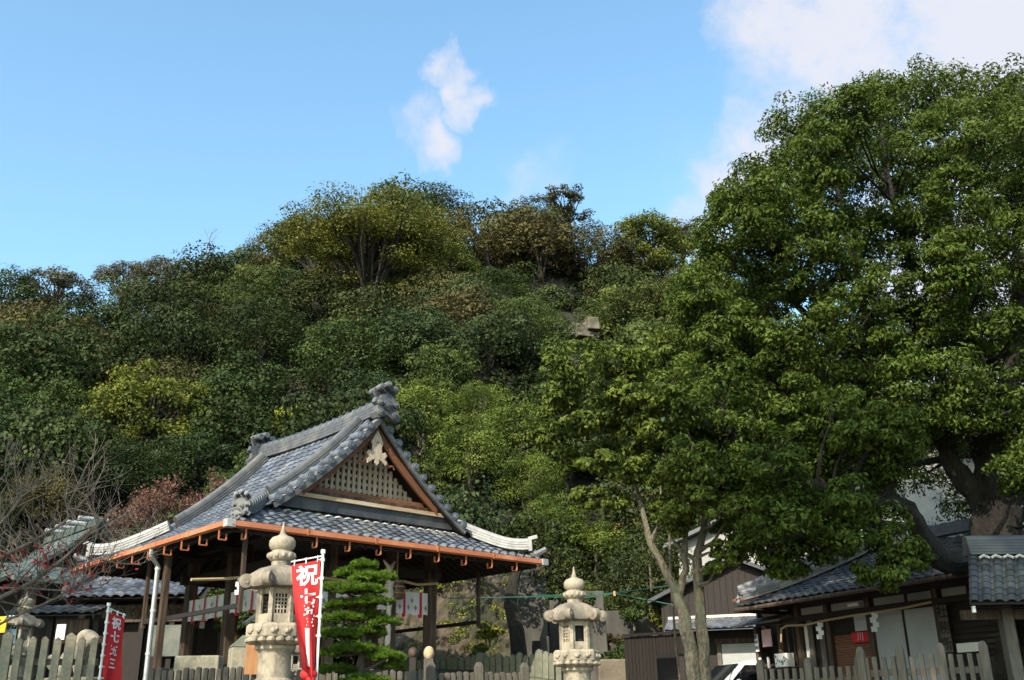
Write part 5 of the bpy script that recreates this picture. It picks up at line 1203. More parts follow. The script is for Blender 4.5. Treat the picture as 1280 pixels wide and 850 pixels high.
# dark boarded house with grey shutter, white house farther back
P = at_d(918, 702, 31.5); bh = thing('boarded_house', 'dark board clad gabled house with a small tiled pent roof behind the parked car', 'house', (P[0], P[1], 0), HR_+.75); za = P[2]
m = MB(); m.prism([(-2.4, 0), (2.4, 0), (2.4, za-1.05), (0, za), (-2.4, za-1.05)], (0, 0, 0), (1, 0, 0), (0, 0, 1), -4); m.build('wall', M['wood_dark'], bh)
m = MB()
for i in range(24): x = -2.35+i*.2; m.b2((x, -.03, 2.9), (x+.03, 0, za-1.08+1.0*max(0, 1-abs(x)/2.4)))
m.build('battens', M['wood_dark'], bh)
m = MB(); m.prism([(-2.75, za-1.18), (0, za+.02), (2.75, za-1.18), (2.75, za-1.06), (0, za+.15), (-2.75, za-1.06)], (0, -.35, 0), (1, 0, 0), (0, 0, 1), -4.8); m.build('roof', M['tile_dark'], bh)
m = MB(); tile_field(lambda u, v: (-2.2+u, -.9+v, 2.55+.42*v), 0, 4.2, 0, .9, .25, .18, lambda v: (0, 4.2), mb=m, nu=5); m.add([(-2.2, -.9, 2.5), (2, -.9, 2.5), (2, 0, 2.86), (-2.2, 0, 2.86)], [(0, 1, 2, 3)]); m.build('pent_roof', M['tile'], bh)
m = MB(); m.b2((-2.2, -.06, 2.94), (2.0, 0, 3.02)); m.build('flashing', M['mortar'], bh)
for x0, x1 in ((-.62, .38), (.42, 1.4)): m = MB(); m.b2((x0, -.04, .3), (x1, -.01, 2.15)); m.build('shutter', M['shutter'], bh)
for x in (-.70, 1.46): m = MB(); m.b2((x-.06, -.08, 0), (x+.06, -.02, 2.3)); m.build('door_post', M['wood_grey'], bh)
m = MB(); m.b2((-.8, -.1, 2.17), (1.55, -.02, 2.3)); m.build('lintel', M['wood_mid'], bh)
P = at_d(900, 648, 40); wh = thing('white_house', 'white walled house with dark sloping eave glimpsed between tree leaves', 'house', (P[0]+1.2, P[1], 0), HR_+.75); zb = P[2]
m = MB(); m.prism([(-3, 0), (3, 0), (3, zb-.9), (0, zb+.3), (-3, zb-.9)], (0, 0, 0), (1, 0, 0), (0, 0, 1), -4); m.build('wall', M['plaster'], wh); m = MB(); m.prism([(-3.5, zb-1.05), (0, zb+.32), (3.5, zb-1.05), (3.5, zb-.9), (0, zb+.48), (-3.5, zb-.9)], (0, -.5, 0), (1, 0, 0), (0, 0, 1), -5); m.build('roof', M['tile_dark'], wh)
# little tiled gate at the far right
P0 = at_d(1212, 756, 17.0); gt = thing('gate_roof', 'small tiled roof on pale timber posts at the right edge of the precinct', 'gate', (P0[0], P0[1], 0), R(2)); ez = P0[2]
m = MB(); tile_field(lambda u, v: (.0+.50*v+u, v*.72, ez+.04+1.02*v), 0, 4.5, 0, .9, .21, .105, lambda v: (0, 4.5), mb=m, nu=6, amp=.05, lip=.02); m.build('roof', M['tile_dark'], gt)
m = MB(); m.add([(0, 0, ez), (4.5, 0, ez), (4.95, .65, ez+.9), (.45, .65, ez+.9)], [(0, 1, 2, 3)]); m.add([(.45, .65, ez+.9), (4.95, .65, ez+.9), (4.9, 1.25, ez+.1), (.75, 1.25, ez+.1)], [(0, 1, 2, 3)]); m.add([(0, 0, ez-.04), (4.5, 0, ez-.04), (4.5, 1.25, ez+.06), (.72, 1.25, ez+.06)], [(0, 1, 2, 3)]); m.build('roof_deck', M['wood_dark'], gt)
m = MB(); m.sweep([(.42, .65, ez+.90), (5, .65, ez+.90)], ridge_prof(.30, .26, 5, .09)); m.build('ridge', M['tile_dark'], gt)
m = MB()
for i in range(20): m.tube([(.52+.21*i, .42, ez+.83), (.60+.21*i, .42, ez+.87), (.70+.21*i, .42, ez+.83)], .022, 5)
m.build('mortar_scallop', M['mortar'], gt)
for x in (.95, 3.8):
    m = MB(); m.box((x, .75, (ez)/2-.05), (.20, .20, ez+.1)); m.build('post', M['wood_grey'], gt, bevel=.01)
m = MB(); m.bar((.2, .75, ez-.10), (4.5, .75, ez-.10), .14, .16); m.build('beam', M['wood_mid'], gt)
m = MB(); m.tube([(.08, .05, ez-.12), (.08, .05, ez-.02)], .035, 8); m.build('lamp', M['lamp_glass'], gt)

# ------------------------------------------------------------------ parked car
P = at_d(905, 824, 27.0); car = thing('parked_car', 'white compact wagon with dark windows parked between the twin tree trunks and the office', 'car', (P[0]+.55, P[1]+.3, P[2]-1.70), R(197)); 
def car_sec(x, hw_, zlo, zmid, zhi, tw):                     # cross-section ring at station x
    return [(x, -hw_, zlo), (x, -hw_*1.02, zmid*.72), (x, -hw_, zmid), (x, -hw_*tw, zhi-.05), (x, -hw_*tw*.8, zhi), (x, hw_*tw*.8, zhi), (x, hw_*tw, zhi-.05), (x, hw_, zmid), (x, hw_*1.02, zmid*.72), (x, hw_, zlo)]
stn = [(2.05, .60, .35, .72, .78, .8), (1.98, .74, .25, .80, .86, .86), (1.55, .83, .22, .92, 1.0, .92), (1.05, .84, .22, .98, 1.07, .93), (.45, .845, .22, 1.0, 1.56, .80), (.1, .845, .22, 1.0, 1.66, .80), (-.6, .845, .22, 1.0, 1.70, .80), (-1.4, .845, .22, 1.0, 1.67, .79), (-1.85, .83, .25, 1.0, 1.60, .78), (-2.05, .78, .35, .95, 1.15, .9)]
m = MB(); rings = [car_sec(*s_) for s_ in stn]; vs = [p for r_ in rings for p in r_]; n = 10
fs = [(i*n+j, i*n+(j+1) % n, (i+1)*n+(j+1) % n, (i+1)*n+j) for i in range(len(rings)-1) for j in range(n)]+[tuple(range(n)), tuple((len(rings)-1)*n+j for j in reversed(range(n)))]
m.add(vs, fs, .5); body = m.build('body', M['car_white'], car, smooth=True, bevel=.03)
m = MB(); m.add([(1.06, -.66, 1.10), (1.06, .66, 1.10), (.47, .60, 1.575), (.47, -.60, 1.575)], [(0, 1, 2, 3)], .5); m.build('windscreen', M['glass_dark'], car)
for s_ in (-1, 1):
    for x0, x1, x2, x3 in ((.92, -.02, -.02, .36), (-.10, -.85, -.85, -.10), (-.93, -1.72, -1.62, -.93)):
        f = lambda x, z: (x, s_*(.858-.172*(z-1.0)/.62), z); m = MB(); m.add([f(x0, 1.05), f(x1, 1.05), f(x2, 1.53), f(x3, 1.53)], [(0, 1, 2, 3)], .5); m.build('side_window', M['glass_dark'], car)
    m = MB(); m.ball((.72, s_*1.0, 1.10), (.08, .12, .09), 12); m.bar((.72, s_*.84, 1.04), (.72, s_*.96, 1.07), .05, .05); m.build('wing_mirror', M['car_white'], car, smooth=True)
    for x in (.25, -.75): m = MB(); m.bar((x-.3, s_*.868, .90), (x-.12, s_*.868, .90), .03, .03); m.build('door_handle', M['rubber'], car)
    m = MB(); m.ball((1.88, s_*.60, .74), (.14, .16, .10), 10); m.build('headlight', M['lamp_glass'], car, smooth=True)
    for x in (1.28, -1.25):
        m = MB(); m.tube([(x, s_*.66, .31), (x, s_*.86, .31)], .31, 24); w_ = m.build('wheel', M['rubber'], car, smooth=True); m = MB(); m.tube([(x, s_*.85, .31), (x, s_*.875, .31)], .19, 16); m.build('rim', M['zinc'], w_)

# ------------------------------------------------------------------ sanctuary, side hall and stone dog on the left
HB = Vector((-.685, .728, 0)); HA = Vector((.728, .685, 0))
P = at_d(122, 654, 34.0); sa = thing('sanctuary', 'old sanctuary with greenish copper roof and crossed finials behind bare branches', 'shrine', (P[0], P[1], 0), HALL_ROT); z0 = P[2]
m = MB(); zs = lambda d: z0-.05-.95*d+.085*d*d
for sx in (-1, 1):
    xs = np.linspace(0, 2.9, 9); vs = [(sx*x, y, zs(x)-dz) for dz in (0, .14) for y in (-.2, 4.6) for x in xs]; n = 9
    fs = [(i, i+1, n+i+1, n+i) for i in range(8)]+[(2*n+i, 2*n+i+1, 3*n+i+1, 3*n+i) for i in range(8)]+[(i, i+1, 2*n+i+1, 2*n+i) for i in range(8)]+[(n+i, n+i+1, 3*n+i+1, 3*n+i) for i in range(8)]+[(8, n+8, 3*n+8, 2*n+8)]
    m.add(vs, fs, .5)
sr = m.build('roof', M['verdigris'], sa)
m = MB(); m.b2((-.16, -.3, z0-.12), (.16, 4.7, z0+.10)); m.build('ridge', M['verdigris'], sr)
for y in (-.25, 4.6):
    for s_ in (-1, 1): m = MB(); m.bar((s_*.75, y+.03*s_, z0-.75), (-s_*.55, y+.03*s_, z0+.58), .06, .15, up=(0, 1, 0)); m.build('crossed_finial', M['wood_mid'], sr)
for y in (.45, 1.5, 2.6, 3.6): m = MB(); m.tube([(-.5, y, z0+.2), (.5, y, z0+.2)], .085, 10); m.build('ridge_billet', M['zinc'], sr, smooth=True)
m = MB(); m.prism([(-1.7, 0), (1.7, 0), (1.7, zs(1.7)-.2), (0, z0-.3), (-1.7, zs(1.7)-.2)], (0, .6, 0), (1, 0, 0), (0, 0, 1), -3.6); m.build('wall', M['wood_dark'], sa)
m = MB(); xs = np.linspace(-.3, -2.3, 7); zq = lambda y: z0-1.62-.42*(-y-.3)+.05*(y+.3)**2
vs = [(x, y, zq(y)-dz) for dz in (0, .13) for x in (-3.1, 2.6) for y in xs]; n = 7
m.add(vs, [(i, i+1, n+i+1, n+i) for i in range(6)]+[(2*n+i, 2*n+i+1, 3*n+i+1, 3*n+i) for i in range(6)]+[(i, i+1, 2*n+i+1, 2*n+i) for i in range(6)]+[(n+i, n+i+1, 3*n+i+1, 3*n+i) for i in range(6)]+[(6, n+6, 3*n+6, 2*n+6)], .5); m.build('porch_roof', M['verdigris'], sa)
for x in (-2.4, -.8, .8, 2.2): m = MB(); m.box((x, -2.0, 2.2), (.18, .18, 4.4)); m.build('porch_pillar', M['wood_mid'], sa)
# side hall with blue tiles
A_ = at_d(98, 746, 28.0); B_ = at_d(246, 757, 27.6); sh_rot = math.atan2(B_[1]-A_[1], B_[0]-A_[0])+.10; L_ = math.hypot(B_[0]-A_[0], B_[1]-A_[1])+.6
sh = thing('side_hall', 'low side hall with blue grey tiled roof between sanctuary and worship hall', 'hall', (A_[0], A_[1], 0), sh_rot); ze = A_[2]-.02
m = MB(); tile_field(lambda u, v: (u-.55+.0*v, v, ze+.03+.52*v+.05*v*v), 0, L_, -.05, 1.75, .30, .23, lambda v: (.25*v, L_), mb=m, nu=7, amp=.05, lip=.04); r_ = m.build('roof', M['tile'], sh)
m = MB(); m.add([(-.55, 0, ze-.04), (L_-.55, 0, ze-.04), (L_-.55, 1.8, ze+1.02), (-.2, 1.8, ze+1.02)], [(0, 1, 2, 3)]); m.add([(-.55, 0, ze-.06), (L_-.55, 0, ze-.06), (L_-.55, 1.8, ze-.06), (-.55, 1.8, ze-.06)], [(0, 1, 2, 3)]); m.build('roof_deck', M['wood_dark'], r_)
m = MB(); m.sweep([(x, 1.78, ze+1.02) for x in np.linspace(-.2, L_-.5, 5)], ridge_prof(.26, .14, 3, .08)); m.build('ridge', M['tile_ridge'], r_)
m = MB(); m.sweep([(-.42+.25*v, v, ze+.10+.52*v+.05*v*v) for v in np.linspace(1.75, .05, 7)], ridge_prof(.24, .12, 2, .08)); m.build('verge_ridge', M['tile_ridge'], r_)
m = MB(); m.b2((-.3, .9, 0), (L_-.5, .96, ze)); m.build('wall', M['wood_dark'], sh)
for i in range(6): m = MB(); m.box((-.1+i*.85, .7, ze/2), (.14, .14, ze)); m.build('pillar', M['wood_dark'], sh)
m = MB(); m.b2((-.2, .60, ze-.62), (L_-.6, .66, ze-.16)); fz = m.build('frieze', M['wood_mid'], sh)
for i in range(9): m = MB(); x = .55+i*.42; m.tube([(x+.13*math.cos(a), .585, ze-.38+.13*math.sin(a)) for a in np.linspace(0, 6.283, 13)], .025, 5, cap=False); m.build('carved_ring', M['wood_grey'], fz)
m = MB(); m.b2((1.9, .55, ze-1.55), (2.75, .57, ze-.72)); m.build('teal_cloth', M['verdigris'], sh)
m = MB(); m.b2((1.7, .5, .9), (L_-.6, .6, 1.0)); m.b2((1.7, .5, .45), (L_-.6, .6, .5)); m.build('lower_rail', M['wood_mid'], sh)
# open shed with pent roof under the branches
A_ = at_d(20, 772, 24.0); B_ = at_d(130, 770, 24.0); sd = thing('votive_shed', 'dark open shed with a low tiled pent roof behind the left stone fence', 'shed', (A_[0], A_[1], 0), 0); L_ = B_[0]-A_[0]; ze = A_[2]+.02
m = MB(); tile_field(lambda u, v: (u, v-.6, ze+.30*v), 0, L_, 0, .9, .26, .2, lambda v: (0, L_), mb=m, nu=5); m.add([(0, -.6, ze-.05), (L_, -.6, ze-.05), (L_, .35, ze+.24), (0, .35, ze+.24)], [(0, 1, 2, 3)]); m.build('roof', M['tile_dark'], sd)
m = MB(); m.b2((0, .6, 0), (L_, .65, ze)); m.build('back_wall', M['wood_dark'], sd)
for x in (.1, .9, 1.75, L_-.1): m = MB(); m.box((x, -.1, ze/2), (.12, .12, ze)); m.build('pillar', M['wood_dark'], sd)
m = MB(); m.b2((1.05, -.18, ze-.42), (L_-.25, -.14, ze-.10)); m.build('plank', M['wood_mid'], sd)
m = MB(); rg = np.random.default_rng(2)
for i in range(9): x = .3+i*.22; m.b2((x-.05, -.02, ze-.62), (x+.05, 0, ze-.46))
m.build('votive_row', M['wood_brown'], sd)
def plain_plate(P, w, h, material, lab, text=None, tm=None, sz=.2, rot=0, name='sign', cat='sign', bold=.006, leg=True):
    t = thing(name, lab, cat, (P[0], P[1], P[2]-h/2), rot); m = MB(); m.box((0, 0, h/2), (w, .03, h)); m.build('board', material, t)
    if leg: m = MB(); m.bar((0, .03, -P[2]+h/2), (0, .03, h*.5), .05, .04); m.build('leg', M['wood_mid'], t)
    if text:
        m = MB(); n = len(text)
        for i, ch in enumerate(text): text_mesh(m, ch, sz, lambda X, Y, i=i: (X, -.021, h*(1-(i+.5)/n)+Y), bold=bold)
        m.build('lettering', tm or M['ink'], t)
    return t
plain_plate(at_d(-4, 781, 19.6), .42, .30, M['yellow'], 'yellow sign with black writing cut off by the left picture edge', 'と', sz=.26, rot=-.2)
plain_plate(at_d(14, 790, 19.8), .22, .62, M['sky_board'], 'upright pale blue sign with black writing beside the left stone lantern', '開之', sz=.26, rot=-.2)
plain_plate(at_d(76, 790, 19.4), .17, .28, M['paper_white'], 'small white notice hanging behind the left stone fence', name='notice', cat='notice')
# sitting stone guardian dog: one continuous carved body
P = at_d(97, 790, 18.6); kd = thing('stone_guardian', 'weathered stone guardian dog sitting on its pedestal behind the left fence facing right', 'statue', (P[0], P[1], 0), R(-12))
m = MB(); m.box((0, 0, .45), (1.15, .6, .9), taper=.92); m.build('pedestal', M['stone_fence'], kd, bevel=.03)
me = bpy.data.meshes.new('body')
SV = [(-.28, 0, 1.05, .20), (-.12, 0, 1.22, .20), (.04, 0, 1.40, .18), (.15, 0, 1.56, .15), (.24, 0, 1.68, .155), (.38, 0, 1.64, .105), (.46, 0, 1.61, .07), (.12, .11, 1.30, .09), (.19, .12, 1.08, .062), (.23, .12, .94, .07), (.12, -.11, 1.30, .09), (.19, -.12, 1.08, .062), (.23, -.12, .94, .07), (-.14, .17, 1.08, .12), (.02, .19, .97, .075), (-.14, -.17, 1.08, .12), (.02, -.19, .97, .075), (-.42, 0, 1.22, .10), (-.44, 0, 1.42, .09), (.18, .13, 1.80, .045), (.18, -.13, 1.80, .045)]
SE = [(0, 1), (1, 2), (2, 3), (3, 4), (4, 5), (5, 6), (2, 7), (7, 8), (8, 9), (2, 10), (10, 11), (11, 12), (0, 13), (13, 14), (0, 15), (15, 16), (0, 17), (17, 18), (4, 19), (4, 20)]
me.from_pydata([v[:3] for v in SV], SE, []); me.materials.append(M['stone']); bo = bpy.data.objects.new('body', me); link(bo, kd); sk = bo.modifiers.new('skin', 'SKIN'); bo.modifiers.new('sub', 'SUBSURF').levels = 2; bo.modifiers['sub'].render_levels = 2
for i, v in enumerate(SV): me.skin_vertices[0].data[i].radius = (v[3], v[3])
me.skin_vertices[0].data[0].use_root = True
bo.location.z = -.1
# ------------------------------------------------------------------ cables over the yard
for pts, lab in (([(560, 748, 25), (668, 746, 23.5), (735, 747, 22.5), (768, 742, 22), (800, 748, 21.5), (846, 757, 21)], 'dark green cable slung across behind the right lantern'), ([(668, 744, 23.8), (735, 744.5, 22.8), (768, 741, 22.1), (830, 733, 21.2), (860, 728, 20.6)], 'thin grey cable running just above the green cable')):
    m = MB(); m.tube([at_d(*p) for p in pts], 0.011 if 'green' in lab else .007, 5); tag(m.build('cable', M['wire_green'] if 'green' in lab else M['zinc'], smooth=True), lab, 'cable')
m = MB(); P = at_d(768, 742, 21.95); m.box(tuple(P), (.04, .04, .10)); tag(m.build('cable_clip', M['wood_orange']), 'small orange clip where the two cables cross right of the lantern', 'clip')

# ------------------------------------------------------------------ trimmed pine before the hall
PB = at_d(452, 850, 15.6); pn = thing('cloud_pine', 'small bright green pine trimmed into flat cloud pads before the hall', 'pine', (PB[0], PB[1], 0)); po = Vector((PB[0], PB[1], 0))
PADS = [(453, 707, 0, 17, 11), (440, 717, .1, 20, 9), (462, 722, -.1, 24, 10), (425, 735, 0, 26, 10), (452, 737, -.2, 30, 11), (482, 722, .05, 13, 9), (438, 756, .15, 30, 10), (466, 752, -.1, 26, 9), (430, 773, 0, 27, 9), (458, 771, .2, 24, 9), (482, 778, -.05, 18, 8), (420, 793, -.1, 30, 10), (455, 790, .1, 26, 10), (440, 811, -.2, 26, 9), (466, 815, .2, 26, 9), (415, 817, .1, 15, 9), (484, 821, -.1, 22, 11), (420, 838, 0, 24, 9), (490, 833, .1, 16, 8), (455, 851, -.25, 32, 10), (430, 862, 0, 30, 10), (480, 862, 0, 28, 10)]
rng = np.random.default_rng(21); Vs = []; As = []; lim = []
for px, py, dd, rx, rz in PADS:
    c = at_d(px, py, 15.6+dd); k = np.linalg.norm(c-EYE)/F; rx_, rz_ = rx*k*.97, rz*k*.68; lim.append(c)
    n = int(26+rx*rx*.30); a = rng.uniform(0, 2*math.pi, n); q = np.sqrt(rng.random(n)); base = np.stack([c[0]+rx_*q*np.cos(a), c[1]+rx_*.9*q*np.sin(a), c[2]+rz_*(.75*(1-q**2)-.35)+rng.normal(0, .022, n)], 1)
    tone = np.clip(rng.normal(.5, .2, n), 0, 1)
    for i in range(n):
        nb = 30; d = unit(np.stack([rng.normal(0, .75, nb)+.5*q[i]*math.cos(a[i]), rng.normal(0, .75, nb)+.5*q[i]*math.sin(a[i]), rng.uniform(.15, 1.2, nb)], 1)); L = rng.uniform(.04, .08, (nb, 1)); sdv = unit(np.cross(d, rng.normal(0, 1, (nb, 3))))*.0042
        Vs.append(np.stack([base[i]-sdv, base[i]+sdv, base[i]+d*L+sdv*.3, base[i]+d*L-sdv*.3], 1)); As.append(np.clip(tone[i]+rng.normal(0, .15, nb), 0, 1))
V = np.concatenate(Vs)-np.array(po); quads_object('crown', V, np.concatenate(As), M['pine'], pn)
m = MB(); tp = [Vector(at_d(*q)) for q in ((447, 870, 15.6), (449, 840, 15.7), (455, 815, 15.6), (450, 780, 15.65), (455, 750, 15.6), (452, 712, 15.6))]; tp = [Vector((tp[0].x, tp[0].y, 0))]+tp
m.tube([p-po for p in tp], [.10, .09, .08, .065, .05, .035, .012], 8)
for c in lim:
    c = Vector(c); b = min(tp, key=lambda p: abs(p.z+.10-c.z)); m.tube([b-po, b.lerp(c, .5)-po+Vector((0, 0, -.03)), c-po-Vector((0, 0, .03))], [.03, .022, .01], 6)
m.build('trunk', M['bark_grey'], pn, smooth=True)

# ------------------------------------------------------------------ camphor tree and the yard trees
def big_tree(base, lab, name, limbs, lobes, leaf, width, nleaf, sub, material, barkm, seed, cat='tree', sub_r=(.34, .5), connect=True, extra=None, up=.35, jit=.6):
    """limbs: hand-laid paths [(points, radii)]; lobes: (centre, radius); twigs join every lobe to the nearest limb point"""
    rng = np.random.default_rng(seed); t = thing(name, lab, cat, base); b0 = np.array(base, float); m = MB(); nodes = []
    for pts, rad in limbs:
        P = [Vector(np.array(p)-b0) for p in pts]; Q = []; Rr = []
        for i in range(len(P)-1):
            for k in range(4):
                f = k/4; Q.append(P[i].lerp(P[i+1], f)+Vector(rng.normal(0, rad[i]*.10, 3))); Rr.append(rad[i]+(rad[i+1]-rad[i])*f)
        Q.append(P[-1]); Rr.append(rad[-1]); m.tube(Q, Rr, 28 if rad[0] > .15 else 8, rough=.17 if rad[0] > .15 else .06); nodes += list(zip(Q, Rr))
    Ps = []; Os = []; As = []
    for c, r in lobes:
        c = np.array(c, float)-b0; cv = Vector(c)
        if connect:
            q, rq = min(nodes, key=lambda n: (n[0]-cv).length+.6*max(0, n[0].z-cv.z)); r1 = min(rq*.5, .035+.02*(q-cv).length)
            mid = q.lerp(cv, .5)+Vector(rng.normal(0, .12, 3))*(q-cv).length*.5; m.tube([q, q.lerp(mid, .5), mid, mid.lerp(cv, .6), cv], [r1, r1*.8, r1*.6, r1*.4, r1*.2], 5)
        for k in range(sub):
            d = unit(rng.normal(0, 1, 3)); d[2] = d[2]*.8+.15; cc = c+d*r*rng.uniform(.45, .95); rr = r*rng.uniform(*sub_r); tone = rng.normal(.5, .13)
            if connect and k % 2 == 0: m.tube([cv, cv.lerp(Vector(cc), .55)+Vector(rng.normal(0, .05, 3)), Vector(cc)], [.016, .011, .005], 3, cap=False)
            P, dd = clump_points(cc, (rr, rr, rr*.72), nleaf, rng, -.55, .45); Ps.append(P); Os.append(unit(dd+d*.4)); As.append(np.clip(tone+rng.normal(0, .25, len(P)), 0, 1))
    P = np.concatenate(Ps); quads_object('crown', leaf_quads(P, np.concatenate(Os), leaf, width, rng, up, jit, .7), np.concatenate(As), material, t); m.build('trunk', barkm, t, smooth=True); return t
rg = np.random.default_rng(5); DC = 20.8
L_px = [(1100, 122, 38), (1165, 116, 40), (1235, 118, 40), (1295, 128, 40), (1062, 142, 40), (1128, 160, 48), (1200, 165, 50), (1272, 175, 48), (1030, 172, 38), (992, 190, 38), (955, 232, 40), (912, 262, 34), (985, 245, 46), (1052, 222, 50), (1125, 232, 50), (1210, 232, 50), (1282, 245, 46),
 (900, 308, 38), (950, 302, 46), (1020, 300, 46), (1088, 300, 42), (1225, 285, 36), (1290, 310, 40), (1225, 340, 30), (1170, 400, 32), (1295, 380, 30), (882, 362, 44), (940, 366, 50), (1008, 362, 40), (1100, 372, 36), (1200, 372, 42), (1180, 320, 28), (860, 420, 42), (920, 434, 52), (985, 430, 44), (1048, 470, 48), (1110, 405, 36), (1215, 420, 36), (1182, 470, 46), (1280, 440, 32),
 (852, 490, 46), (905, 505, 52), (1040, 520, 40), (1065, 545, 36), (890, 560, 52), (945, 575, 52), (985, 600, 42), (1005, 640, 40), (945, 640, 44), (1122, 575, 40), (1150, 520, 30), (1135, 545, 34), (1190, 485, 40), (960, 682, 44), (1028, 680, 40), (1055, 640, 30), (985, 712, 28), (1095, 665, 34), (1128, 700, 30), (1100, 722, 26), (1275, 545, 34), (1290, 500, 40), (900, 610, 44), (930, 540, 40), (1230, 510, 30), (870, 590, 40)]
lobes = []
for px, py, r in L_px:
    D = DC+rg.uniform(-2.6, 1.6)
    if py > 480 and px < 1140: D = DC-3.6+rg.uniform(-.7, .9)
    if py > 620: D = 17.0+rg.uniform(-.5, .6)
    if px < 940: D += 1.0
    c = at_d(px, py, D); lobes.append((c, r*np.linalg.norm(c-EYE)/F))
OUTL = [(1075, 122), (1180, 106), (1290, 112), (1340, 200), (1340, 640), (1275, 600), (1235, 545), (1150, 552), (1130, 600), (1100, 640), (1010, 700), (940, 690), (895, 640), (855, 560), (850, 420), (880, 350), (895, 265), (925, 240), (965, 215), (990, 165), (1030, 140), (1070, 130)]
def inside(x, y, poly):
    c = False; j = len(poly)-1
    for i in range(len(poly)):
        (xi, yi), (xj, yj) = poly[i], poly[j]
        if (yi > y) != (yj > y) and x < (xj-xi)*(y-yi)/(yj-yi)+xi: c = not c
        j = i
    return c
GAPS = [(1262, 362, 8), (1158, 335, 12), (1098, 350, 8), (1215, 330, 10), (1180, 625, 60), (1150, 690, 50)]
fill = []
for _ in range(6000):
    px, py = rg.uniform(840, 1345), rg.uniform(80, 700)
    if not inside(px, py, OUTL) or any(math.hypot(px-a, py-b) < r+20 for a, b, r in GAPS) or any(math.hypot(px-a, py-b) < 33 for a, b in fill): continue
    fill.append((px, py)); D = DC+rg.uniform(-2.8, 2.6); D = D-2.0 if py > 500 and px < 1130 else D
    c = at_d(px, py, D); lobes.append((c, rg.uniform(30, 42)*np.linalg.norm(c-EYE)/F))
for px, py in [(900, 350), (950, 420), (1010, 480), (920, 480), (960, 330), (1050, 270), (1120, 190), (1190, 130), (1250, 200), (1000, 270), (1080, 180), (880, 450), (980, 520), (1090, 450), (1020, 570), (1240, 560), (1170, 430), (1250, 460), (1060, 610), (1100, 520), (1160, 590), (1215, 640), (1120, 480), (1000, 560), (1295, 600), (1050, 410)]:
    D = DC+rg.uniform(2.2, 4.4); c = at_d(px, py, D); lobes.append((c, rg.uniform(36, 50)*np.linalg.norm(c-EYE)/F))
for x, y, z in [(12.9, 21, 8), (13.8, 21, 11), (14, 22, 6.5), (13.5, 23, 12.5), (15, 21, 9), (12.9, 19, 9.5), (13.2, 18.5, 7), (14.5, 20, 11.5), (11.5, 17, 6.2)]: lobes.append(((x, y, z), 1.1))
g = lambda px, py, D=DC: at_d(px, py, D)
cb = g(1252, 700); cb = np.array([cb[0], cb[1], 0.0])
limbs = [([cb, g(1250, 700), g(1248, 640), g(1246, 590), g(1243, 540)], [.64, .54, .48, .45, .40]),
 ([g(1243, 545), g(1228, 480), g(1205, 400), g(1195, 330), g(1180, 230), g(1170, 140)], [.26, .20, .16, .12, .08, .04]),
 ([g(1243, 545), g(1262, 470), g(1275, 390), g(1270, 300), g(1275, 200)], [.24, .18, .14, .10, .05]),
 ([g(1236, 630), g(1205, 600), g(1180, 560), g(1120, 480, DC+.6), g(1085, 400, DC+1), g(1060, 300, DC+1), g(1040, 200, DC+.5)], [.30, .22, .17, .13, .10, .07, .03]),
 ([g(1120, 480, DC+.6), g(1040, 420, DC+.6), g(980, 370, DC+.6), g(930, 310, DC+.5)], [.13, .10, .07, .04]),
 ([g(1243, 700, DC-.3), g(1215, 708, DC-1), g(1168, 697, DC-2.0), g(1146, 655, DC-2.6), g(1135, 634, DC-2.8), g(1108, 625, DC-3), g(1078, 628, DC-3.2), g(1000, 600, DC-3.2), g(930, 560, DC-2.6), g(880, 500, DC-1.8)], [.27, .24, .20, .165, .13, .11, .10, .08, .06, .04]),
 ([g(1146, 655, DC-2.6), g(1090, 590, DC-1.8), g(1040, 540, DC-1), g(960, 470, DC-.2), g(900, 400, DC+.4)], [.14, .11, .09, .07, .04]),
 ([g(1078, 628, DC-3.2), g(1020, 660, 17.2), g(960, 690, 17)], [.07, .05, .03]),
 ([g(1168, 697, DC-2.2), g(1128, 690, 17.4), g(1100, 700, 17)], [.08, .05, .03]),
 ([g(1205, 400), g(1140, 330), g(1110, 230), g(1100, 140)], [.15, .11, .08, .04]),
 ([g(1262, 470), np.array([12.6, 21.5, 8.5]), np.array([14.2, 21, 11.5])], [.2, .14, .06])]
big_tree(cb, 'huge camphor tree with thick dark trunk filling the right side of the view', 'camphor_tree', limbs, lobes, .108, .046, 105, 14, M['camphor'], M['bark_dark'], 61)
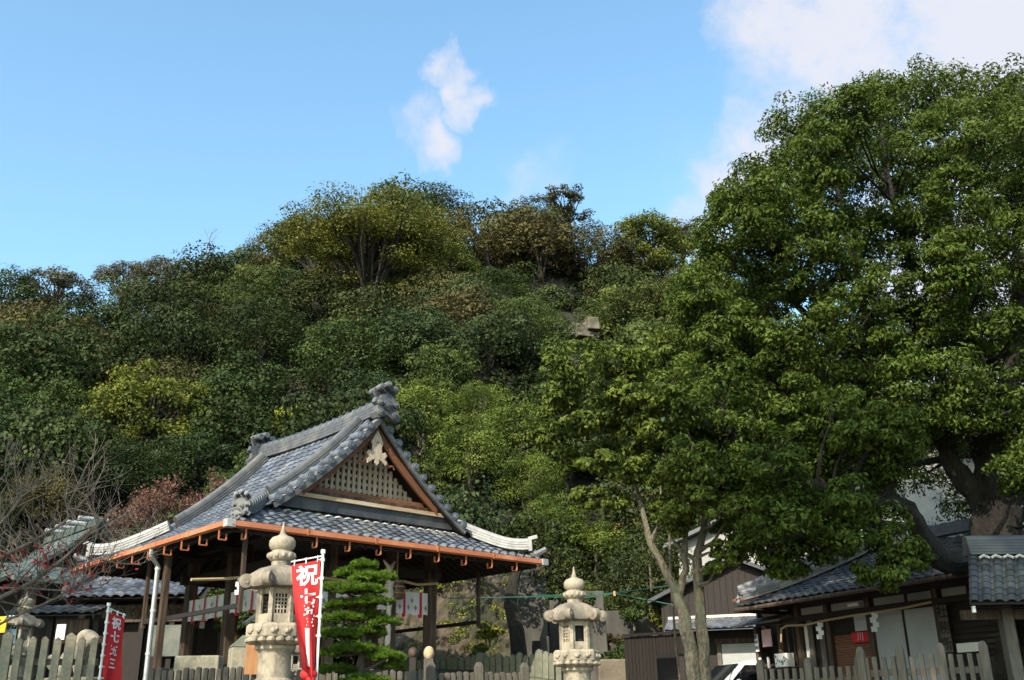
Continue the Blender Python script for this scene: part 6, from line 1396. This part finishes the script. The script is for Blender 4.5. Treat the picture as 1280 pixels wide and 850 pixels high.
# lighter trees with pale trunks in front of the wall
def px_lobes(L, D, dj, seed):
    rg = np.random.default_rng(seed); o = []
    for px, py, r in L: c = at_d(px, py, D+rg.uniform(-dj, dj)); o.append((c, r*np.linalg.norm(c-EYE)/F))
    return o
D1 = 18.4; g = lambda px, py, D=D1: at_d(px, py, D); b1 = g(868, 850); b1 = np.array([b1[0], b1[1], 0.])
big_tree(b1, 'slender pale trunked tree, left of two, forking towards the hill', 'yard_tree', [([b1, g(868, 850), g(861, 800), g(853, 765), g(846, 741)], [.16, .125, .115, .105, .10]), ([g(846, 741), g(828, 705), g(813, 678), g(803, 640), g(796, 612, D1+.4), g(786, 570, D1+1.2)], [.085, .07, .06, .05, .035, .012]), ([g(848, 745), g(857, 712), g(856, 680), g(862, 640), g(850, 580), g(835, 520)], [.075, .06, .05, .045, .03, .015]), ([g(813, 678), g(826, 650), g(826, 600)], [.04, .03, .012])],
 px_lobes([(720, 452, 36), (700, 488, 30), (756, 492, 34), (800, 470, 36), (832, 490, 34), (735, 530, 30), (780, 535, 34), (820, 540, 34), (690, 545, 26), (752, 582, 28), (800, 590, 24), (842, 590, 30), (770, 455, 30), (850, 545, 30), (708, 580, 22), (830, 440, 30), (770, 628, 16), (735, 625, 18), (800, 560, 28), (775, 500, 30), (815, 505, 30), (760, 560, 26), (790, 590, 18), (700, 520, 26)], D1+.3, 1.0, 3), .115, .055, 80, 12, M['midleaf'], M['bark'], 71)
D1 = 17.6; b2 = g(882, 850); b2 = np.array([b2[0], b2[1], 0.])
big_tree(b2, 'straight pale trunked tree, right of two, beside the parked car', 'yard_tree', [([b2, g(882, 850), g(879, 800), g(875, 770), g(871, 697)], [.15, .115, .108, .10, .09]), ([g(871, 697), g(878, 668), g(882, 640), g(872, 590), g(860, 540)], [.075, .065, .055, .04, .02]), ([g(871, 700), g(852, 690), g(840, 672)], [.05, .035, .02]), ([g(873, 690), g(893, 676), g(905, 655)], [.045, .03, .015])],
 px_lobes([(822, 640, 20), (850, 660, 18), (845, 640, 22), (880, 622, 30), (908, 640, 24), (858, 610, 26), (835, 600, 24), (862, 570, 30), (890, 590, 30)], D1, .6, 5)+px_lobes([(905, 690, 16), (920, 700, 14), (893, 712, 12)], D1, .2, 6), .10, .048, 60, 11, M['midleaf'], M['bark'], 73)
# a few leaves turning orange on the left tree
P = at_d(830, 640, 23.0); rg2 = np.random.default_rng(12); cl = []
for px, py in ((812, 600), (826, 565), (800, 625), (838, 628), (790, 655), (822, 648), (778, 610), (855, 660)):
    c = at_d(px, py, 22.6+rg2.uniform(-.3, .5)); cl += [(c[0]+rg2.normal(0, .12), c[1]+rg2.normal(0, .1), c[2]+rg2.normal(0, .1), .25, .25, .15, 9) for _ in range(2)]
leaf_ball('autumn_sapling', cl, .07, M['autumn'], 'thin sapling with sparse orange leaves beside the left pale trunk', 'tree', seed=4, origin=(P[0]+.2, P[1]+.5, 0), stem=[([(P[0]+.2, P[1]+.5, 0), (P[0]+.1, P[1]+.3, 2), (P[0]+.05, P[1], 3.2), (P[0]+.1, P[1], 4.2)], .03)])
# cherry with bare branches at the far left, red leaves lingering
D1 = 13.5; g = lambda px, py, D=D1: Vector(at_d(px, py, D)); cbx = g(-75, 850); cbx.z = 0
ch = thing('cherry_tree', 'bare grey cherry tree with a few red leaves reaching in from the left edge', 'tree', cbx); ends = []; m = MB()
main = [([cbx, g(-72, 820), g(-62, 770), g(-45, 730)], [.16, .14, .12, .10]), ([g(-62, 770), g(-10, 752), g(40, 728), g(80, 698), g(112, 668), g(140, 652)], [.07, .055, .045, .035, .022, .008]), ([g(-45, 730), g(-5, 700), g(35, 680), g(70, 660), g(86, 648), g(80, 615)], [.07, .05, .04, .03, .02, .007]), ([g(-45, 730), g(-30, 690), g(0, 655), g(20, 632), g(28, 618)], [.06, .045, .03, .02, .007]), ([g(-20, 790), g(20, 770), g(70, 748), g(110, 722), g(135, 690)], [.03, .025, .02, .015, .005]), ([g(-60, 760), g(-15, 735), g(30, 735), g(75, 738), g(120, 746)], [.05, .035, .025, .016, .005])]
main = [(p_, [q*(.8 if k == 0 else .62) for q in r_]) for k, (p_, r_) in enumerate(main)]
for pts, rad in main: m.tube([p-cbx for p in pts], rad, 7)
rg = np.random.default_rng(17)
for pts, rad in main[1:]:
    for k in range(17):
        f = rg.uniform(.15, .98)*(len(pts)-1); i = min(int(f), len(pts)-2); p = pts[i].lerp(pts[i+1], f-i)-cbx
        sub = twig_mb(int(rg.integers(1e6)), rg.uniform(.3, .75), rg.uniform(.006, .011), 2, .55, 3, .25, start=p, dir0=(rg.normal(.3, .5), rg.normal(0, .4), rg.normal(.55, .35)), ends=ends, kids=(2, 4)); n0 = len(m.v); m.v += sub.v; m.f += [tuple(i_+n0 for i_ in f_) for f_ in sub.f]; m.a += sub.a; m.mi += sub.mi
m.build('branches', M['bark_grey'], ch, smooth=True)
E_ = np.array([tuple(e) for e in ends]); wz = E_[:, 2]+cbx.z; sel = E_[(wz < 2.35) & (rg.random(len(E_)) < .4)]; P_ = np.repeat(sel, 2, 0)+rg.normal(0, .03, (len(sel)*2, 3)); quads_object('red_leaves', leaf_quads(P_, unit(rg.normal(0, 1, P_.shape)), .075, .04, rg), rg.random(len(P_)), M['redleaf'], ch)
# leafless reddish shrub-like tree behind the left hip
for px, py, D, lab, sd, leafn, L0 in [(212, 652, 32, 'reddish half bare tree between the hillside and the left slope of the hall roof', 41, 15, 1.4), (165, 690, 33.5, 'bare brown twigged tree behind the left corner of the hall roof', 43, 1, 1.4), (60, 690, 37, 'bare grey tree in front of the dark trees above the sanctuary', 45, 0, 1.6)]:
    P = at_d(px, py, D); ends = []; t = thing('bare_tree', lab, 'tree', (P[0], P[1], 0)); m = MB(); m.tube([(0, 0, -.1), (0, 0, P[2]-1.0)], [.14, .10], 7)
    rg3 = np.random.default_rng(sd)
    for k in range(7):
        sub = twig_mb(sd*10+k, L0, .045, 4, .5, 3, .25, start=(0, 0, P[2]-1.0-.2*k*.5), dir0=(math.cos(k*.9)*.8, math.sin(k*.9)*.5, .7), ends=ends, kids=(2, 3)); n0 = len(m.v); m.v += sub.v; m.f += [tuple(i_+n0 for i_ in f_) for f_ in sub.f]; m.a += sub.a; m.mi += sub.mi
    m.build('branches', M['bark_grey'], t, smooth=True)
    if leafn: E_ = np.array([tuple(e) for e in ends]); P_ = np.repeat(E_, leafn, 0)+rg3.normal(0, .12, (len(E_)*leafn, 3)); quads_object('leaves', leaf_quads(P_, unit(rg3.normal(0, 1, P_.shape)), .10, .06, rg3), rg3.random(len(P_)), M['rust'], t)
